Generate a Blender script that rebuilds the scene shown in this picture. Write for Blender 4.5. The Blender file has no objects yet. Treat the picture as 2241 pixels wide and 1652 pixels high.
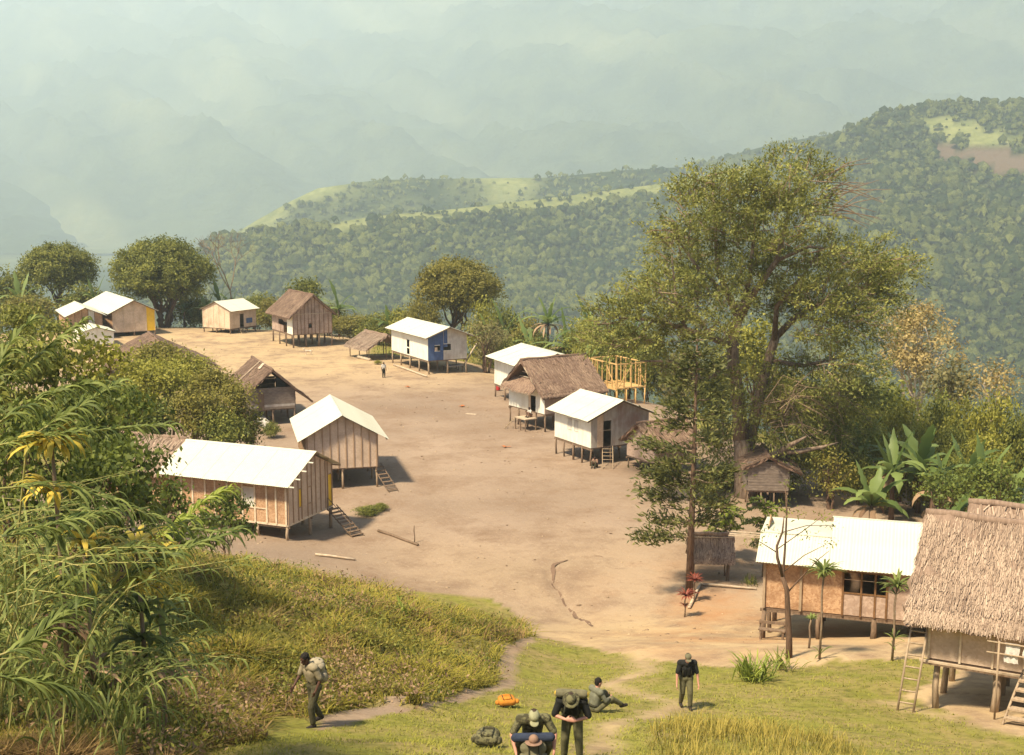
import bpy, bmesh, math, random
import numpy as np
from mathutils import Vector, Matrix

# ------------------------------------------------------------------ camera, world, sun, exposure
SC = bpy.context.scene
COL = SC.collection
EYE = 20.5                                   # camera height above the village square, metres
FPX, CX, CY, YH = 2700.0, 1120.5, 826.0, 407.3
TH = math.atan((CY - YH) / FPX)
cam_d = bpy.data.cameras.new('camera'); cam = bpy.data.objects.new('camera', cam_d); COL.objects.link(cam)
cam.location = (0, 0, EYE); cam.rotation_euler = (math.pi / 2 - TH, 0, 0)
cam_d.sensor_width = 36.0; cam_d.lens = 36.0 * FPX / 2241.0
cam_d.clip_start = 0.3; cam_d.clip_end = 20000
SC.camera = cam
SUN_EL = math.radians(57); SUN_H = Vector((-0.72, -0.69, 0)).normalized()
world = bpy.data.worlds.new('World'); SC.world = world; world.use_nodes = True
wn = world.node_tree; bg = wn.nodes['Background']
sky = wn.nodes.new('ShaderNodeTexSky'); sky.sky_type = 'NISHITA'; sky.sun_disc = False
sky.sun_elevation = SUN_EL; sky.sun_rotation = math.atan2(SUN_H.x, SUN_H.y)
sky.air_density = 1.0; sky.dust_density = 1.2; sky.ozone_density = 1.0
wn.links.new(sky.outputs[0], bg.inputs[0]); bg.inputs[1].default_value = 0.085
sun_d = bpy.data.lights.new('sun', 'SUN'); sun = bpy.data.objects.new('sun', sun_d); COL.objects.link(sun)
sun_d.energy = 5.0; sun_d.angle = math.radians(6.0); sun_d.color = (1.0, 0.86, 0.63)
to_sun = Vector((SUN_H.x * math.cos(SUN_EL), SUN_H.y * math.cos(SUN_EL), math.sin(SUN_EL)))
sun.rotation_euler = to_sun.to_track_quat('Z', 'Y').to_euler()
SC.view_settings.view_transform = 'Standard'; SC.view_settings.look = 'None'
SC.view_settings.gamma = 1.0; SC.view_settings.use_curve_mapping = False
SC.view_settings.exposure = 0.95
SC.render.engine = 'CYCLES'
SC.cycles.use_denoising = True
SC.cycles.max_bounces = 6; SC.cycles.diffuse_bounces = 3; SC.cycles.volume_bounces = 3
SC.cycles.transparent_max_bounces = 6

rng = np.random.default_rng(11)
random.seed(5)

# ------------------------------------------------------------------ pixel <-> place (photo measured at 2241 wide)
cT, sT = math.cos(TH), math.sin(TH)
def ray(u, v):
    x = (u - CX) / FPX; y = (CY - v) / FPX
    return np.array((x, cT + y * sT, -sT + y * cT))
def pz(u, v, z):
    r = ray(u, v); return r * ((z - EYE) / r[2]) + np.array((0, 0, EYE))
def pd(u, v, d):
    r = ray(u, v); return r * (d / r[1]) + np.array((0, 0, EYE))
def project(X, Y, Z):
    dz = Z - EYE
    d = np.maximum(Y * cT - dz * sT, 0.5); yu = Y * sT + dz * cT
    return CX + FPX * X / d, CY - FPX * yu / d

# ------------------------------------------------------------------ noise
def _h(ix, iy, seed):
    n = (ix * 374761393 + iy * 668265263 + seed * 1442695041) & 0xffffffff
    n = ((n ^ (n >> 13)) * 1274126177) & 0xffffffff
    return ((n ^ (n >> 16)) & 0xffff) / 32767.5 - 1.0
def vnoise(x, y, seed=0):
    x = np.asarray(x, float); y = np.asarray(y, float)
    ix = np.floor(x).astype(np.int64); iy = np.floor(y).astype(np.int64)
    fx = x - ix; fy = y - iy; fx = fx * fx * (3 - 2 * fx); fy = fy * fy * (3 - 2 * fy)
    a = _h(ix, iy, seed) * (1 - fx) + _h(ix + 1, iy, seed) * fx
    b = _h(ix, iy + 1, seed) * (1 - fx) + _h(ix + 1, iy + 1, seed) * fx
    return a * (1 - fy) + b * fy
def fbm(x, y, oct=4, seed=0):
    s = 0; a = 1.0; t = 0
    for o in range(oct):
        s = s + a * vnoise(x, y, seed + o * 17); t += a; x = x * 2.03 + 5.1; y = y * 2.03 - 3.7; a *= 0.5
    return s / t
def inpoly(u, v, poly):
    u = np.asarray(u); v = np.asarray(v); r = np.zeros(u.shape, bool); n = len(poly)
    for i in range(n):
        x1, y1 = poly[i]; x2, y2 = poly[(i + 1) % n]
        if y1 == y2: continue
        c = ((y1 > v) != (y2 > v)) & (u < (x2 - x1) * (v - y1) / (y2 - y1) + x1); r ^= c
    return r

# ------------------------------------------------------------------ mesh helpers
def origin_of(parent):
    o = np.zeros(3)
    while parent is not None:
        o += np.array(parent.location); parent = parent.parent
    return o
def tag(o, label=None, cat=None, group=None, kind=None):
    if label: o['label'] = label
    if cat: o['category'] = cat
    if group: o['group'] = group
    if kind: o['kind'] = kind
    return o
def thing(name, label, cat, loc=(0, 0, 0), rz=0.0, group=None):
    o = bpy.data.objects.new(name, None); COL.objects.link(o); o.empty_display_size = 0.3
    o.location = loc; o.rotation_euler = (0, 0, rz)
    return tag(o, label, cat, group)
def link_mesh(name, me, parent=None, loc=None):
    o = bpy.data.objects.new(name, me); COL.objects.link(o)
    if parent: o.parent = parent
    if loc is not None: o.location = loc
    return o
def mesh_np(name, V, F, mat, parent=None, tint=None, smooth=False, world=False, attrs=None):
    V = np.asarray(V, float)
    if world and parent is not None: V = V - origin_of(parent)
    F = np.asarray(F, np.int32); m, k = F.shape
    me = bpy.data.meshes.new(name)
    me.vertices.add(len(V)); me.vertices.foreach_set('co', V.ravel())
    me.loops.add(m * k); me.loops.foreach_set('vertex_index', F.ravel())
    me.polygons.add(m); me.polygons.foreach_set('loop_start', np.arange(0, m * k, k, dtype=np.int32))
    if smooth: me.polygons.foreach_set('use_smooth', np.ones(m, bool))
    me.update(calc_edges=True)
    if tint is not None:
        a = me.attributes.new('tint', 'FLOAT', 'FACE'); a.data.foreach_set('value', np.asarray(tint, np.float32))
    if attrs:
        for n, arr in attrs.items():
            a = me.attributes.new(n, 'FLOAT', 'POINT'); a.data.foreach_set('value', np.asarray(arr, np.float32))
    me.materials.append(mat)
    return link_mesh(name, me, parent)
class MB:
    """collects pieces of ONE part"""
    def __init__(s): s.v = []; s.f = []
    def add(s, v, f):
        n = len(s.v); s.v += [tuple(p) for p in v]; s.f += [tuple(i + n for i in q) for q in f]; return s
    def box(s, a, b):
        (x0, y0, z0), (x1, y1, z1) = [(min(p, q), 0) for p, q in zip(a, b)] and (tuple(map(min, a, b)), tuple(map(max, a, b)))
        v = [(x0, y0, z0), (x1, y0, z0), (x1, y1, z0), (x0, y1, z0), (x0, y0, z1), (x1, y0, z1), (x1, y1, z1), (x0, y1, z1)]
        return s.add(v, [(0, 3, 2, 1), (4, 5, 6, 7), (0, 1, 5, 4), (1, 2, 6, 5), (2, 3, 7, 6), (3, 0, 4, 7)])
    def bar(s, a, b, w, h=None, up=(0, 0, 1)):
        h = h or w; a = Vector(a); b = Vector(b); d = (b - a).normalized(); up = Vector(up)
        r = d.cross(up)
        if r.length < 1e-3: r = d.cross(Vector((1, 0, 0)))
        r.normalize(); u = r.cross(d).normalized()
        v = [p + r * (sx * w / 2) + u * (sy * h / 2) for p in (a, b) for sx, sy in ((-1, -1), (1, -1), (1, 1), (-1, 1))]
        return s.add(v, [(0, 1, 2, 3), (7, 6, 5, 4), (0, 4, 5, 1), (1, 5, 6, 2), (2, 6, 7, 3), (3, 7, 4, 0)])
    def tube(s, pts, rad, n=6, cap=True):
        V, F = tube_arrays(pts, rad, n, cap); return s.add(V, F)
    def prism(s, poly, fn, o0, o1):
        n = len(poly)
        v = [fn(p[0], p[1], o0) for p in poly] + [fn(p[0], p[1], o1) for p in poly]
        f = [tuple(range(n))[::-1], tuple(range(n, 2 * n))] + [(i, (i + 1) % n, n + (i + 1) % n, n + i) for i in range(n)]
        return s.add(v, f)
    def mesh(s, name, mat, smooth=False):
        me = bpy.data.meshes.new(name); me.from_pydata(s.v, [], s.f); me.materials.append(mat)
        if smooth: me.polygons.foreach_set('use_smooth', np.ones(len(s.f), bool))
        me.update(); return me
    def build(s, name, mat, parent=None, smooth=False, world=False):
        if world and parent is not None:
            o = origin_of(parent); s.v = [(p[0] - o[0], p[1] - o[1], p[2] - o[2]) for p in s.v]
        return link_mesh(name, s.mesh(name, mat, smooth), parent)
def tube_arrays(pts, rad, n=6, cap=True):
    pts = [Vector(p) for p in pts]; m = len(pts)
    if not hasattr(rad, '__len__'): rad = [rad] * m
    V = []; F = []; prev = None
    for i, p in enumerate(pts):
        d = (pts[min(i + 1, m - 1)] - pts[max(i - 1, 0)])
        d = d.normalized() if d.length > 1e-9 else Vector((0, 0, 1))
        if prev is None:
            r = d.cross(Vector((0, 0, 1)));
            if r.length < 0.05: r = d.cross(Vector((1, 0, 0)))
        else: r = prev - d * prev.dot(d)
        r.normalize(); prev = r; u = d.cross(r)
        for k in range(n):
            a = 2 * math.pi * k / n; V.append(p + (r * math.cos(a) + u * math.sin(a)) * rad[i])
    for i in range(m - 1):
        for k in range(n):
            F.append((i * n + k, i * n + (k + 1) % n, (i + 1) * n + (k + 1) % n, (i + 1) * n + k))
    if cap: F.append(tuple(range(n))[::-1]); F.append(tuple(range((m - 1) * n, m * n)))
    return V, F
def copy_tree(o, parent=None):
    c = o.copy(); COL.objects.link(c); c.parent = parent
    for ch in list(o.children): copy_tree(ch, c)
    return c

# ------------------------------------------------------------------ materials
def nodes(name):
    m = bpy.data.materials.new(name); m.use_nodes = True
    nt = m.node_tree; return m, nt, nt.nodes['Principled BSDF']
def N(nt, t, **kw):
    n = nt.nodes.new(t)
    for k, v in kw.items():
        if k in n.inputs: n.inputs[k].default_value = v
        else: setattr(n, k, v)
    return n
def mixc(nt, fac, a, b):
    m = nt.nodes.new('ShaderNodeMix'); m.data_type = 'RGBA'
    for s, val in ((m.inputs[0], fac), (m.inputs[6], a), (m.inputs[7], b)):
        if hasattr(val, 'is_linked'): nt.links.new(val, s)
        elif hasattr(val, '__len__'): s.default_value = (*val, 1)
        else: s.default_value = val
    return m.outputs[2]
def ramp(nt, fac, lo, hi):
    m = nt.nodes.new('ShaderNodeMapRange'); m.inputs[1].default_value = lo; m.inputs[2].default_value = hi
    nt.links.new(fac, m.inputs[0]); return m.outputs[0]
def mat(name, c1, c2=None, scale=3.0, rough=0.9, stretch=(1, 1, 1), bump=0.0, bscale=None, spec=0.2, detail=5, c3=None, s3=0.6, lo=0.35, hi=0.65):
    m, nt, p = nodes(name); p.inputs['Roughness'].default_value = rough; p.inputs['Specular IOR Level'].default_value = spec
    if c2 is None: c2 = tuple(x * 0.8 for x in c1)
    tc = N(nt, 'ShaderNodeTexCoord'); mp = N(nt, 'ShaderNodeMapping'); mp.inputs['Scale'].default_value = stretch
    nt.links.new(tc.outputs['Object'], mp.inputs[0])
    no = N(nt, 'ShaderNodeTexNoise', Scale=scale, Detail=detail, Roughness=0.65); nt.links.new(mp.outputs[0], no.inputs[0])
    c = mixc(nt, ramp(nt, no.outputs[0], lo, hi), c1, c2)
    if c3 is not None:
        n3 = N(nt, 'ShaderNodeTexNoise', Scale=s3, Detail=4); nt.links.new(tc.outputs['Object'], n3.inputs[0])
        c = mixc(nt, ramp(nt, n3.outputs[0], 0.5, 0.72), c, c3)
    nt.links.new(c, p.inputs['Base Color'])
    if bump:
        b = N(nt, 'ShaderNodeBump', Strength=bump, Distance=0.03)
        nb = N(nt, 'ShaderNodeTexNoise', Scale=bscale or scale * 2, Detail=6); nt.links.new(mp.outputs[0], nb.inputs[0])
        nt.links.new(nb.outputs[0], b.inputs['Height']); nt.links.new(b.outputs[0], p.inputs['Normal'])
    return m
def leafmat(name, c1, c2, trans=0.35, rough=0.6, noise=0.0):
    """c1..c2 picked per leaf by the tint attribute; light passes through a little"""
    m, nt, p = nodes(name); p.inputs['Roughness'].default_value = rough; p.inputs['Specular IOR Level'].default_value = 0.25
    at = N(nt, 'ShaderNodeAttribute'); at.attribute_name = 'tint'
    c = mixc(nt, at.outputs['Fac'], c1, c2)
    nt.links.new(c, p.inputs['Base Color'])
    t = N(nt, 'ShaderNodeBsdfTranslucent'); nt.links.new(c, t.inputs[0])
    mx = N(nt, 'ShaderNodeMixShader'); mx.inputs[0].default_value = trans
    nt.links.new(p.outputs[0], mx.inputs[1]); nt.links.new(t.outputs[0], mx.inputs[2])
    nt.links.new(mx.outputs[0], nt.nodes['Material Output'].inputs[0])
    return m
def woven(name, c1, c2, s=15.0):
    m, nt, p = nodes(name); p.inputs['Roughness'].default_value = 0.85; p.inputs['Specular IOR Level'].default_value = 0.2
    tc = N(nt, 'ShaderNodeTexCoord')
    vo = N(nt, 'ShaderNodeTexVoronoi', Scale=s); nt.links.new(tc.outputs['Object'], vo.inputs[0])
    sp = N(nt, 'ShaderNodeSeparateColor'); nt.links.new(vo.outputs['Color'], sp.inputs[0])
    no = N(nt, 'ShaderNodeTexNoise', Scale=0.9, Detail=4); nt.links.new(tc.outputs['Object'], no.inputs[0])
    c = mixc(nt, sp.outputs[0], c1, c2)
    c = mixc(nt, ramp(nt, no.outputs[0], 0.45, 0.75), c, tuple(x * 0.72 for x in c1))
    nt.links.new(c, p.inputs['Base Color'])
    b = N(nt, 'ShaderNodeBump', Strength=0.35, Distance=0.02); nt.links.new(sp.outputs[1], b.inputs['Height']); nt.links.new(b.outputs[0], p.inputs['Normal'])
    return m

M = dict(
    metal=mat('white_roof_metal', (0.56, 0.545, 0.43), (0.51, 0.49, 0.38), 0.8, 0.6, spec=0.2, c3=(0.43, 0.40, 0.30), s3=0.25),
    post=mat('weathered_post', (0.22, 0.15, 0.10), (0.12, 0.08, 0.05), 4, stretch=(3, 3, 0.6), bump=0.4),
    postl=mat('pale_post', (0.40, 0.30, 0.20), (0.26, 0.19, 0.12), 4, stretch=(3, 3, 0.6), bump=0.3),
    woven=woven('woven_bamboo', (0.34, 0.19, 0.10), (0.52, 0.34, 0.20)),
    wovenp=woven('pale_woven_bamboo', (0.56, 0.41, 0.27), (0.68, 0.53, 0.38)),
    woveng=woven('grey_woven_bamboo', (0.50, 0.37, 0.26), (0.60, 0.46, 0.34)),
    wovenh=woven('faded_woven_bamboo', (0.34, 0.24, 0.18), (0.48, 0.36, 0.28), 11),
    batten=mat('pale_batten', (0.66, 0.55, 0.40), (0.50, 0.38, 0.25), 5),
    battend=mat('brown_batten', (0.20, 0.105, 0.045), (0.13, 0.07, 0.03), 5),
    battenm=mat('faded_brown_batten', (0.39, 0.265, 0.165), (0.31, 0.205, 0.125), 5),
    white=mat('white_painted_board', (0.80, 0.76, 0.64), (0.70, 0.65, 0.52), 1.5, 0.7, stretch=(2, 2, .5), c3=(0.62, 0.55, 0.42), s3=0.5),
    offwhite=mat('worn_white_paint', (0.62, 0.58, 0.50), (0.48, 0.44, 0.37), 2.2, 0.8, stretch=(2, 2, .6), c3=(0.40, 0.33, 0.26), s3=0.8),
    greyp=mat('weathered_plank', (0.46, 0.42, 0.37), (0.32, 0.28, 0.24), 2.5, 0.9, stretch=(1.5, 1.5, .4), c3=(0.24, 0.13, 0.10), s3=0.5, bump=0.3),
    greyd=mat('dark_weathered_plank', (0.24, 0.19, 0.15), (0.15, 0.115, 0.09), 3, 0.9, stretch=(1, 1, 3), bump=0.4),
    blue=mat('blue_paint', (0.075, 0.125, 0.26), (0.055, 0.09, 0.19), 2.5, 0.7),
    yellow=mat('yellow_paint', (0.78, 0.50, 0.03), (0.68, 0.42, 0.03), 2.5, 0.6),
    newwood=mat('fresh_sawn_timber', (0.62, 0.40, 0.16), (0.50, 0.30, 0.11), 4, 0.8),
    floor=mat('floor_board', (0.22, 0.15, 0.10), (0.15, 0.10, 0.07), 3),
    thatch=mat('thatch_base', (0.19, 0.12, 0.085), (0.12, 0.075, 0.05), 3, 1.0, stretch=(4, 1, 1), bump=0.6),
    thatchl=mat('pale_thatch_base', (0.26, 0.18, 0.13), (0.17, 0.115, 0.08), 3, 1.0, stretch=(4, 1, 1), bump=0.6),
    straw=leafmat('brown_straw', (0.15, 0.09, 0.065), (0.36, 0.25, 0.17), 0.1, 0.95),
    strawl=leafmat('pale_straw', (0.19, 0.130, 0.092), (0.48, 0.36, 0.26), 0.1, 0.95),
    bark=mat('bark', (0.16, 0.10, 0.065), (0.09, 0.055, 0.035), 6, 1.0, stretch=(2, 2, .5), bump=0.6),
    barkl=mat('pale_lichen_bark', (0.27, 0.20, 0.145), (0.10, 0.065, 0.045), 3, 1.0, stretch=(2, 2, .6), bump=0.6),
    barkw=mat('pale_bark', (0.55, 0.45, 0.34), (0.36, 0.27, 0.19), 3, 1.0, stretch=(2, 2, .6), bump=0.4),
    twig=mat('bare_twig', (0.27, 0.20, 0.13), (0.17, 0.115, 0.075), 6, 1.0),
    log=mat('pale_log', (0.52, 0.42, 0.30), (0.36, 0.27, 0.18), 4, 0.9, bump=0.3),
)
M['canestem'] = mat('cane_stem', (0.22, 0.22, 0.06), (0.30, 0.26, 0.10), 5)
L = dict(
    dark=leafmat('dark_leaf', (0.055, 0.080, 0.014), (0.185, 0.215, 0.038)),
    olive=leafmat('olive_leaf', (0.120, 0.115, 0.020), (0.290, 0.250, 0.050)),
    mid=leafmat('mid_green_leaf', (0.060, 0.080, 0.014), (0.290, 0.285, 0.055)),
    yel=leafmat('yellow_green_leaf', (0.15, 0.155, 0.020), (0.37, 0.34, 0.055)),
    big=leafmat('feathery_olive_leaf', (0.105, 0.120, 0.024), (0.330, 0.325, 0.080)),
    pine=leafmat('needle_leaf', (0.055, 0.065, 0.016), (0.210, 0.205, 0.055), 0.25),
    gum=leafmat('tawny_leaf', (0.24, 0.175, 0.060), (0.52, 0.40, 0.16)),
    banana=leafmat('banana_leaf', (0.085, 0.130, 0.030), (0.24, 0.305, 0.09), 0.4, 0.5),
    dead=leafmat('dead_leaf', (0.16, 0.095, 0.055), (0.40, 0.27, 0.16), 0.2, 0.9),
    cane=leafmat('cane_leaf', (0.050, 0.078, 0.016), (0.27, 0.305, 0.080), 0.4, 0.6),
    caney=leafmat('yellowed_cane_leaf', (0.30, 0.27, 0.04), (0.72, 0.53, 0.09), 0.4, 0.5),
    grass=leafmat('bank_grass_blade', (0.090, 0.088, 0.012), (0.400, 0.335, 0.048), 0.4, 0.7),
    brown=leafmat('dry_grass_blade', (0.13, 0.075, 0.030), (0.40, 0.27, 0.11), 0.3, 0.8),
    lawn=leafmat('short_grass_blade', (0.17, 0.18, 0.026), (0.36, 0.335, 0.062), 0.4, 0.8),
    tall=leafmat('tall_yellow_grass_blade', (0.12, 0.115, 0.02), (0.46, 0.36, 0.08), 0.4, 0.7),
    fern=leafmat('bright_fern_leaf', (0.16, 0.21, 0.03), (0.36, 0.40, 0.07), 0.4, 0.5),
    red=leafmat('dark_red_leaf', (0.14, 0.030, 0.020), (0.30, 0.085, 0.05), 0.3, 0.5),
    shrub=leafmat('grey_green_shrub_leaf', (0.12, 0.11, 0.040), (0.29, 0.25, 0.095)),
)
# ------------------------------------------------------------------ the lie of the land
CP = []
def cpz(u, v, z): CP.append(tuple(pz(u, v, z)))
def cpd(u, v, d, dz=0): p = pd(u, v, d); CP.append((p[0], p[1], p[2] + dz))
for x, y in ((-60, 172), (-50, 180), (-40, 178), (-28, 172), (-30, 160), (-46, 160), (-20, 150), (-12, 146), (-4, 142), (-9, 128), (-20, 130), (-32, 130), (-2, 120), (4, 112), (9, 108),
             (-14, 110), (-24, 108), (-8, 98), (2, 98), (10, 94), (-16, 92), (-24, 94), (-10, 82), (0, 84), (8, 84), (16, 84), (24, 84), (-12, 72), (-4, 72), (4, 72), (12, 74), (20, 76), (-20, 76), (0, 62), (8, 64), (14, 64), (22, 68), (28, 76), (-8, 68), (-6, 62), (12, 118), (14, 108), (20, 96)):
    CP.append((x, y, 0.0))
for a in ((1200, 1350, 59.0), (1500, 1330, 58.5), (1500, 1400, 48.5), (1350, 1400, 50), (1170, 1400, 51), (1250, 1450, 44), (1100, 1500, 38), (1500, 1480, 39), (1500, 1555, 32), (1250, 1665, 22), (690, 1592, 25), (1100, 1600, 27.5),
          (2090, 1545, 33), (2220, 1600, 30.5), (1700, 1645, 25), (900, 1550, 29.5), (2200, 1660, 26.5), (1700, 1500, 36.5), (1900, 1480, 38), (1670, 1395, 50.5), (1875, 1408, 47.8), (1725, 1440, 41.5), (1960, 1446, 40.5), (1620, 1420, 45), (2040, 1430, 42),
          (1160, 1395, 47), (900, 1405, 39), (870, 1335, 45), (640, 1270, 46), (400, 1410, 31), (600, 1460, 31), (300, 1570, 24), (100, 1650, 19.5), (0, 1420, 24), (100, 1240, 32), (350, 1280, 38), (480, 1240, 50), (0, 1160, 42), (1305, 1560, 27), (1160, 1665, 21), (700, 1260, 50)):
    cpd(*a)
CP += [(0, 0, 18.9), (0, 10, 15.0), (-15, 8, 16.5), (15, 10, 14.0), (-30, 22, 15.5), (-40, 50, 10), (-45, 80, 4), (-50, 110, 1), (-75, 170, 0), (-80, 130, -2), (30, 22, 9.5), (45, 30, 7), (0, -25, 25), (-40, -20, 26), (40, -20, 20), (-60, 20, 18), (60, 20, 5),
       (32, 60, 0.5), (40, 80, -1.5), (45, 55, 1), (60, 70, -5), (36, 100, -4), (30, 120, -6), (18, 135, -5), (45, 130, -16), (70, 110, -20), (0, 165, -3), (-20, 185, -3), (-45, 196, -3), (-70, 200, -5), (10, 155, -9),
       (-30, 230, -25), (-80, 240, -25), (-120, 200, -20), (-120, 120, -12), (-120, 40, 10), (20, 210, -40), (80, 180, -48), (120, 120, -45), (120, 40, -20), (0, 300, -80), (-100, 300, -70), (-200, 300, -95), (100, 300, -100), (220, 300, -110), (220, 150, -90), (-220, 150, -45), (200, 0, -40), (-200, 0, 20), (0, -60, 34)]
CPA = np.array(CP)
def _phi(r2): return np.sqrt(r2 + 4.0)
_n = len(CPA)
_A = np.zeros((_n + 3, _n + 3))
_d = ((CPA[:, None, :2] - CPA[None, :, :2]) ** 2).sum(-1)
_A[:_n, :_n] = _phi(_d) - np.eye(_n) * 0.6
_A[:_n, _n] = 1; _A[:_n, _n + 1:] = CPA[:, :2]; _A[_n:, :_n] = _A[:_n, _n:].T
_w = np.linalg.solve(_A, np.concatenate([CPA[:, 2], np.zeros(3)]))
GULLY = [tuple(pz(u, v, 0)[:2]) for u, v in ((1330, 1215), (1240, 1218), (1208, 1232), (1204, 1258), (1232, 1292), (1258, 1322), (1285, 1340), (1300, 1360))]
def seg_dist(X, Y, line):
    D = np.full(X.shape, 1e9)
    for (x1, y1), (x2, y2) in zip(line, line[1:]):
        dx, dy = x2 - x1, y2 - y1; t = np.clip(((X - x1) * dx + (Y - y1) * dy) / (dx * dx + dy * dy), 0, 1)
        D = np.minimum(D, np.hypot(X - x1 - t * dx, Y - y1 - t * dy))
    return D
def height(X, Y, fine=True):
    X = np.atleast_1d(np.asarray(X, float)); Y = np.atleast_1d(np.asarray(Y, float)); sh = X.shape
    x = X.ravel(); y = Y.ravel(); z = np.empty(x.shape)
    for i in range(0, len(x), 20000):
        a = x[i:i + 20000]; b = y[i:i + 20000]
        r2 = (a[:, None] - CPA[None, :, 0]) ** 2 + (b[:, None] - CPA[None, :, 1]) ** 2
        z[i:i + 20000] = _phi(r2) @ _w[:_n] + _w[_n] + _w[_n + 1] * a + _w[_n + 2] * b
    if fine:
        near = np.clip((70 - y) / 25, 0, 1)
        z += near * 0.16 * fbm(x * 0.35, y * 0.35, 3, 3) + 0.05 * fbm(x * 0.6, y * 0.6, 3, 9)
        bk = np.clip((46 - y) / 8, 0, 1) * np.clip((1.5 - x - .10 * (46 - y)) / 3, 0, 1) * np.clip((y - 18) / 4, 0, 1) * np.clip(np.hypot(x + 4.0, y - 25) / 3 - .5, 0, 1)
        z += bk * (0.9 * np.abs(fbm(x * 0.42, y * 0.42, 2, 203)) + .12 * fbm(x * 1.4, y * 1.4, 2, 204))
        z -= 0.12 * np.exp(-(seg_dist(x, y, GULLY) / 0.2) ** 2)
        rid = np.clip(1 - np.abs(y - 44 + 0.25 * (x - 14)) / 3.0, 0, 1) * np.clip((x - 3) / 4, 0, 1) * np.clip((19 - x) / 3, 0, 1)
        z += rid * 0.35 * (0.6 + 0.6 * vnoise(x * 0.45, y * 0.1, 5))
    return z.reshape(sh)
def gz(x, y): return float(height(x, y)[0])
def G(u, v, lo=8.0, hi=240.0):
    """where the line of sight meets the ground"""
    r = ray(u, v); t = np.concatenate([np.arange(lo, 60, 0.25), np.arange(60, hi, 0.6)]) / r[1]
    P = r[None] * t[:, None] + np.array((0, 0, EYE)); h = height(P[:, 0], P[:, 1])
    k = np.nonzero(P[:, 2] < h)[0]
    i = k[0] if len(k) else len(t) - 1
    p = P[i]; return np.array((p[0], p[1], h[i]))

BANK = [(-300, 900), (300, 1100), (560, 1165), (650, 1225), (760, 1268), (870, 1298), (1060, 1298), (1168, 1388), (1115, 1430), (1085, 1505), (1000, 1532), (720, 1562), (690, 1595), (420, 1650), (300, 1800), (-300, 1800)]
LAWN = [(1110, 1440), (1180, 1392), (1300, 1418), (1420, 1445), (1560, 1462), (1700, 1466), (1800, 1447), (2050, 1448), (2070, 1478), (1985, 1528), (2090, 1572), (2400, 1640), (2400, 2200), (200, 2200), (420, 1650), (690, 1595), (1000, 1532), (1090, 1500)]
TALL = [(1425, 1600), (1490, 1585), (1560, 1588), (1650, 1580), (1720, 1590), (1790, 1612), (1880, 1640), (1960, 1700), (1950, 1900), (1400, 1900)]
def gl(*pts): return [tuple(G(u, v)[:2]) for u, v in pts]
TRAIL = [gl((1160, 1400), (1115, 1430), (1105, 1500), (1000, 1530), (850, 1548), (720, 1575)), gl((1380, 1410), (1420, 1470), (1330, 1500), (1480, 1540), (1330, 1600), (1300, 1650)), gl((1950, 1540), (2100, 1580), (2230, 1610))]
def grass_mask(X, Y, Z):
    u, v = project(X, Y, Z)
    ju = u + 34 * fbm(X * 0.5, Y * 0.5, 3, 21); jv = v + 12 * fbm(X * 0.5 + 9, Y * 0.5, 3, 22)
    b = inpoly(ju, jv, BANK) & (Y < 60); l = inpoly(ju, jv, LAWN) & (Y < 50)
    out = (Y > 185) | (np.abs(X) > 75) | (Y < 16) | ((X > 30) & (Y > 40)) | ((X < -30) & (Y < 120)) | ((Y > 150) & (X > -18)) | ((X > 16) & (Y > 100))
    g = (b | l | out).astype(float)
    for i, t in enumerate(TRAIL):
        dd = seg_dist(X, Y, t) + 0.25 * fbm(X * 1.3, Y * 1.3, 2, 31)
        g *= np.clip((dd - (0.16 if i == 0 else -0.12)) / (0.28 if i == 0 else 0.8), 0, 1)
    return g, b, l

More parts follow.
